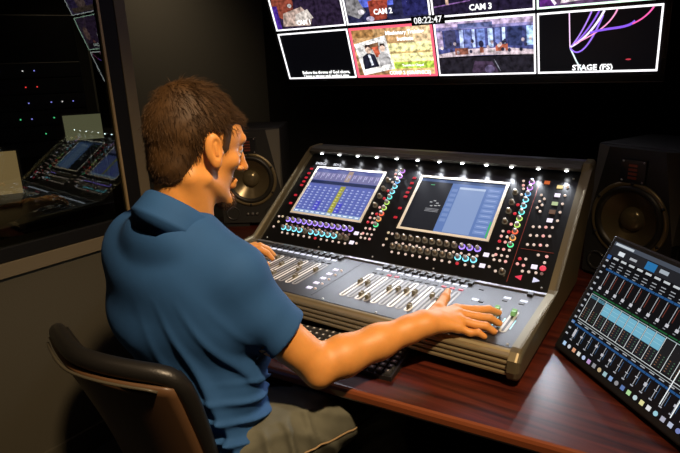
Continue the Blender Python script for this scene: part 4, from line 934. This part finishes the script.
# ---- jeans
g = SDF((.08,-1.24,.04),(.80,-.42,.76),.004)
g.ell(PEL+np.array([0,-.01,-.01]),(.172,.126,.115),.0); g.ell(PEL+np.array([.015,.03,.07]),(.165,.118,.075),.03)
g.chain([HIPR+np.array([.01,0,.0]),HIPR*.5+KR*.5+np.array([0,0,.004]),KR],[.095,.083,.070],.03); g.chain([HIPL,HIPL*.5+KL*.5,KL],[.098,.084,.068],.03)
g.chain([KR,KR*.6+AR*.4,AR],[.070,.064,.055],.02); g.chain([KL,KL*.6+AL*.4,AL],[.068,.062,.055],.02)
X,Y,Z = g.grids(); X = X[:,None,None]; Y = Y[None,:,None]; Z = Z[None,None,:]
fo = rdg(120*(Y*.85+X*.42)+2.2*np.sin(X*16+Z*12))*.013*np.clip((-.80-Y)/.12,.1,1)*(.5+.5*np.sin(X*25+Y*13))
fo = fo+rdg(95*(Y*.5-X*.6+Z*.6)+2*np.sin(Y*20))*.007
g.a = g.a-(fo+.0015*np.sin(90*X+60*Z)).astype(np.float32)*(np.abs(g.a)<.05)
g.a = np.maximum(g.a, Z-.715+0*X+0*Y)
Vj,Fj = g.mesh(); Vj = smooth_v(Vj,Fj,2,.5); je = obj('jeans', np_mesh('jeans', Vj-PO, Fj, M_JEANS), per)
th = KR-HIPR; side = np.cross(th/np.linalg.norm(th),up_)
M_SEAM = mat('tan_stitching', (.30,.20,.10), .7)
pts_ = []
for t in np.linspace(.10,.95,16):
    q_ = HIPR+np.array([.01,0,0])+th*t+side*(.11-.03*t)+up_*(.004+.006*math.sin(t*7)); k_ = np.argmin(((Vj-q_)**2).sum(1)); pts_.append(tuple(Vj[k_]+side*.001-PO))
MB().tube(pts_, .0022, M_SEAM, n=6).build('side_seam', je)
# ---- shoes
for a_,k_ in ((AR,KR),(AL,KL)):
    g = SDF(a_+np.array([-.08,-.10,-.11]),a_+np.array([.08,.24,.06]),.006)
    g.chain([a_+np.array([0,-.02,-.03]),a_+np.array([0,.06,-.055]),a_+np.array([0,.16,-.068])],[.045,.042,.034],.03)
    zz = g.grids()[2][None,None,:]; g.a = np.maximum(g.a,(.003-zz)+0*g.a)
    V_,F_ = g.mesh(); obj('shoe', np_mesh('shoe', V_-PO, F_, mat('brown_shoe',(.06,.035,.02),.5)), per)

# ================================================================== NEXT ROOM (seen through the glass)
nr_ = thing('equipment_rack', 'black equipment rack with blue and red lights behind the window', 'equipment rack', T(-1.85,-.15,0) @ Matrix.Rotation(R(-30),4,'Z'))
MB().box((-.45,-.27,0),(-.02,.27,1.75), M_BLACK, bev=.005).build('rack_case', nr_)
for k in range(6):
    z = 1.00+k*.085
    u = MB().box((-.02,-.27,z),(.002,.27,z+.08), M_DKGREY, bev=.003).build('rack_unit', nr_)
    for j in range(9):
        c_ = random.choice([(.3,.3,1),(.3,.3,1),(.9,.85,.8),(.1,.8,.3)]) if k != 4 else (1,.06,.06)
        if random.random() < .35: MB().box((.0025,-.24+j*.055,z+.035),(.005,-.234+j*.055,z+.041), em(c_,1.2)).build('indicator', u)
sh = thing('side_table', 'dark table behind the window holding a laptop', 'table', T(-1.22,-.75,0))
MB().box((-.40,-.5,.88),(.40,.55,.91), M_BLACK, bev=.004).build('table_top', sh)
for x in (-.3,.3):
    for y in (-.45,.50): MB().box((x-.02,y-.02,0),(x+.02,y+.02,.88), M_BLACK).build('leg', sh)
lp = thing('laptop', 'open laptop with a cream lit screen seen through the window', 'laptop', T(-1.45,-.83,.73))
lp.matrix_basis = T(-1.30,-.73,.91) @ Matrix.Rotation(R(58),4,'Z')
MB().box((-.16,-.11,0),(.16,.11,.016), M_DKGREY, bev=.003).build('laptop_base', lp)
sc = MB().box((-.16,.11,.016),(.16,.118,.23), M_DKGREY, Matrix.Rotation(R(-8),4,'X'), bev=.002).build('laptop_lid', lp)
MB().box((-.15,.1085,.028),(.15,.1105,.222), em((.62,.40,.16),.30), Matrix.Rotation(R(-8),4,'X')).build('laptop_screen', sc)
pm = thing('pale_panel', 'small pale glowing panel on a stand, added beside the rack behind the window', 'monitor', T(-1.055,-.35,.91) @ Matrix.Rotation(R(60),4,'Z'))  # made-up panel standing in for a pale patch in the glass
MB().box((-.09,-.012,.24),(.09,.012,.36), M_DKGREY, bev=.003).build('housing', pm); MB().box((-.083,-.0135,.246),(.083,-.0122,.354), em((.10,.095,.05),1)).build('screen', pm)
MB().tube([(0,.012,.30),(0,.03,.28),(0,.03,.01)],.008,M_DKGREY).build('stand', pm); MB().lathe([(.06,0),(.06,.008),(.05,.012)],M_DKGREY,n=20).build('foot', pm)
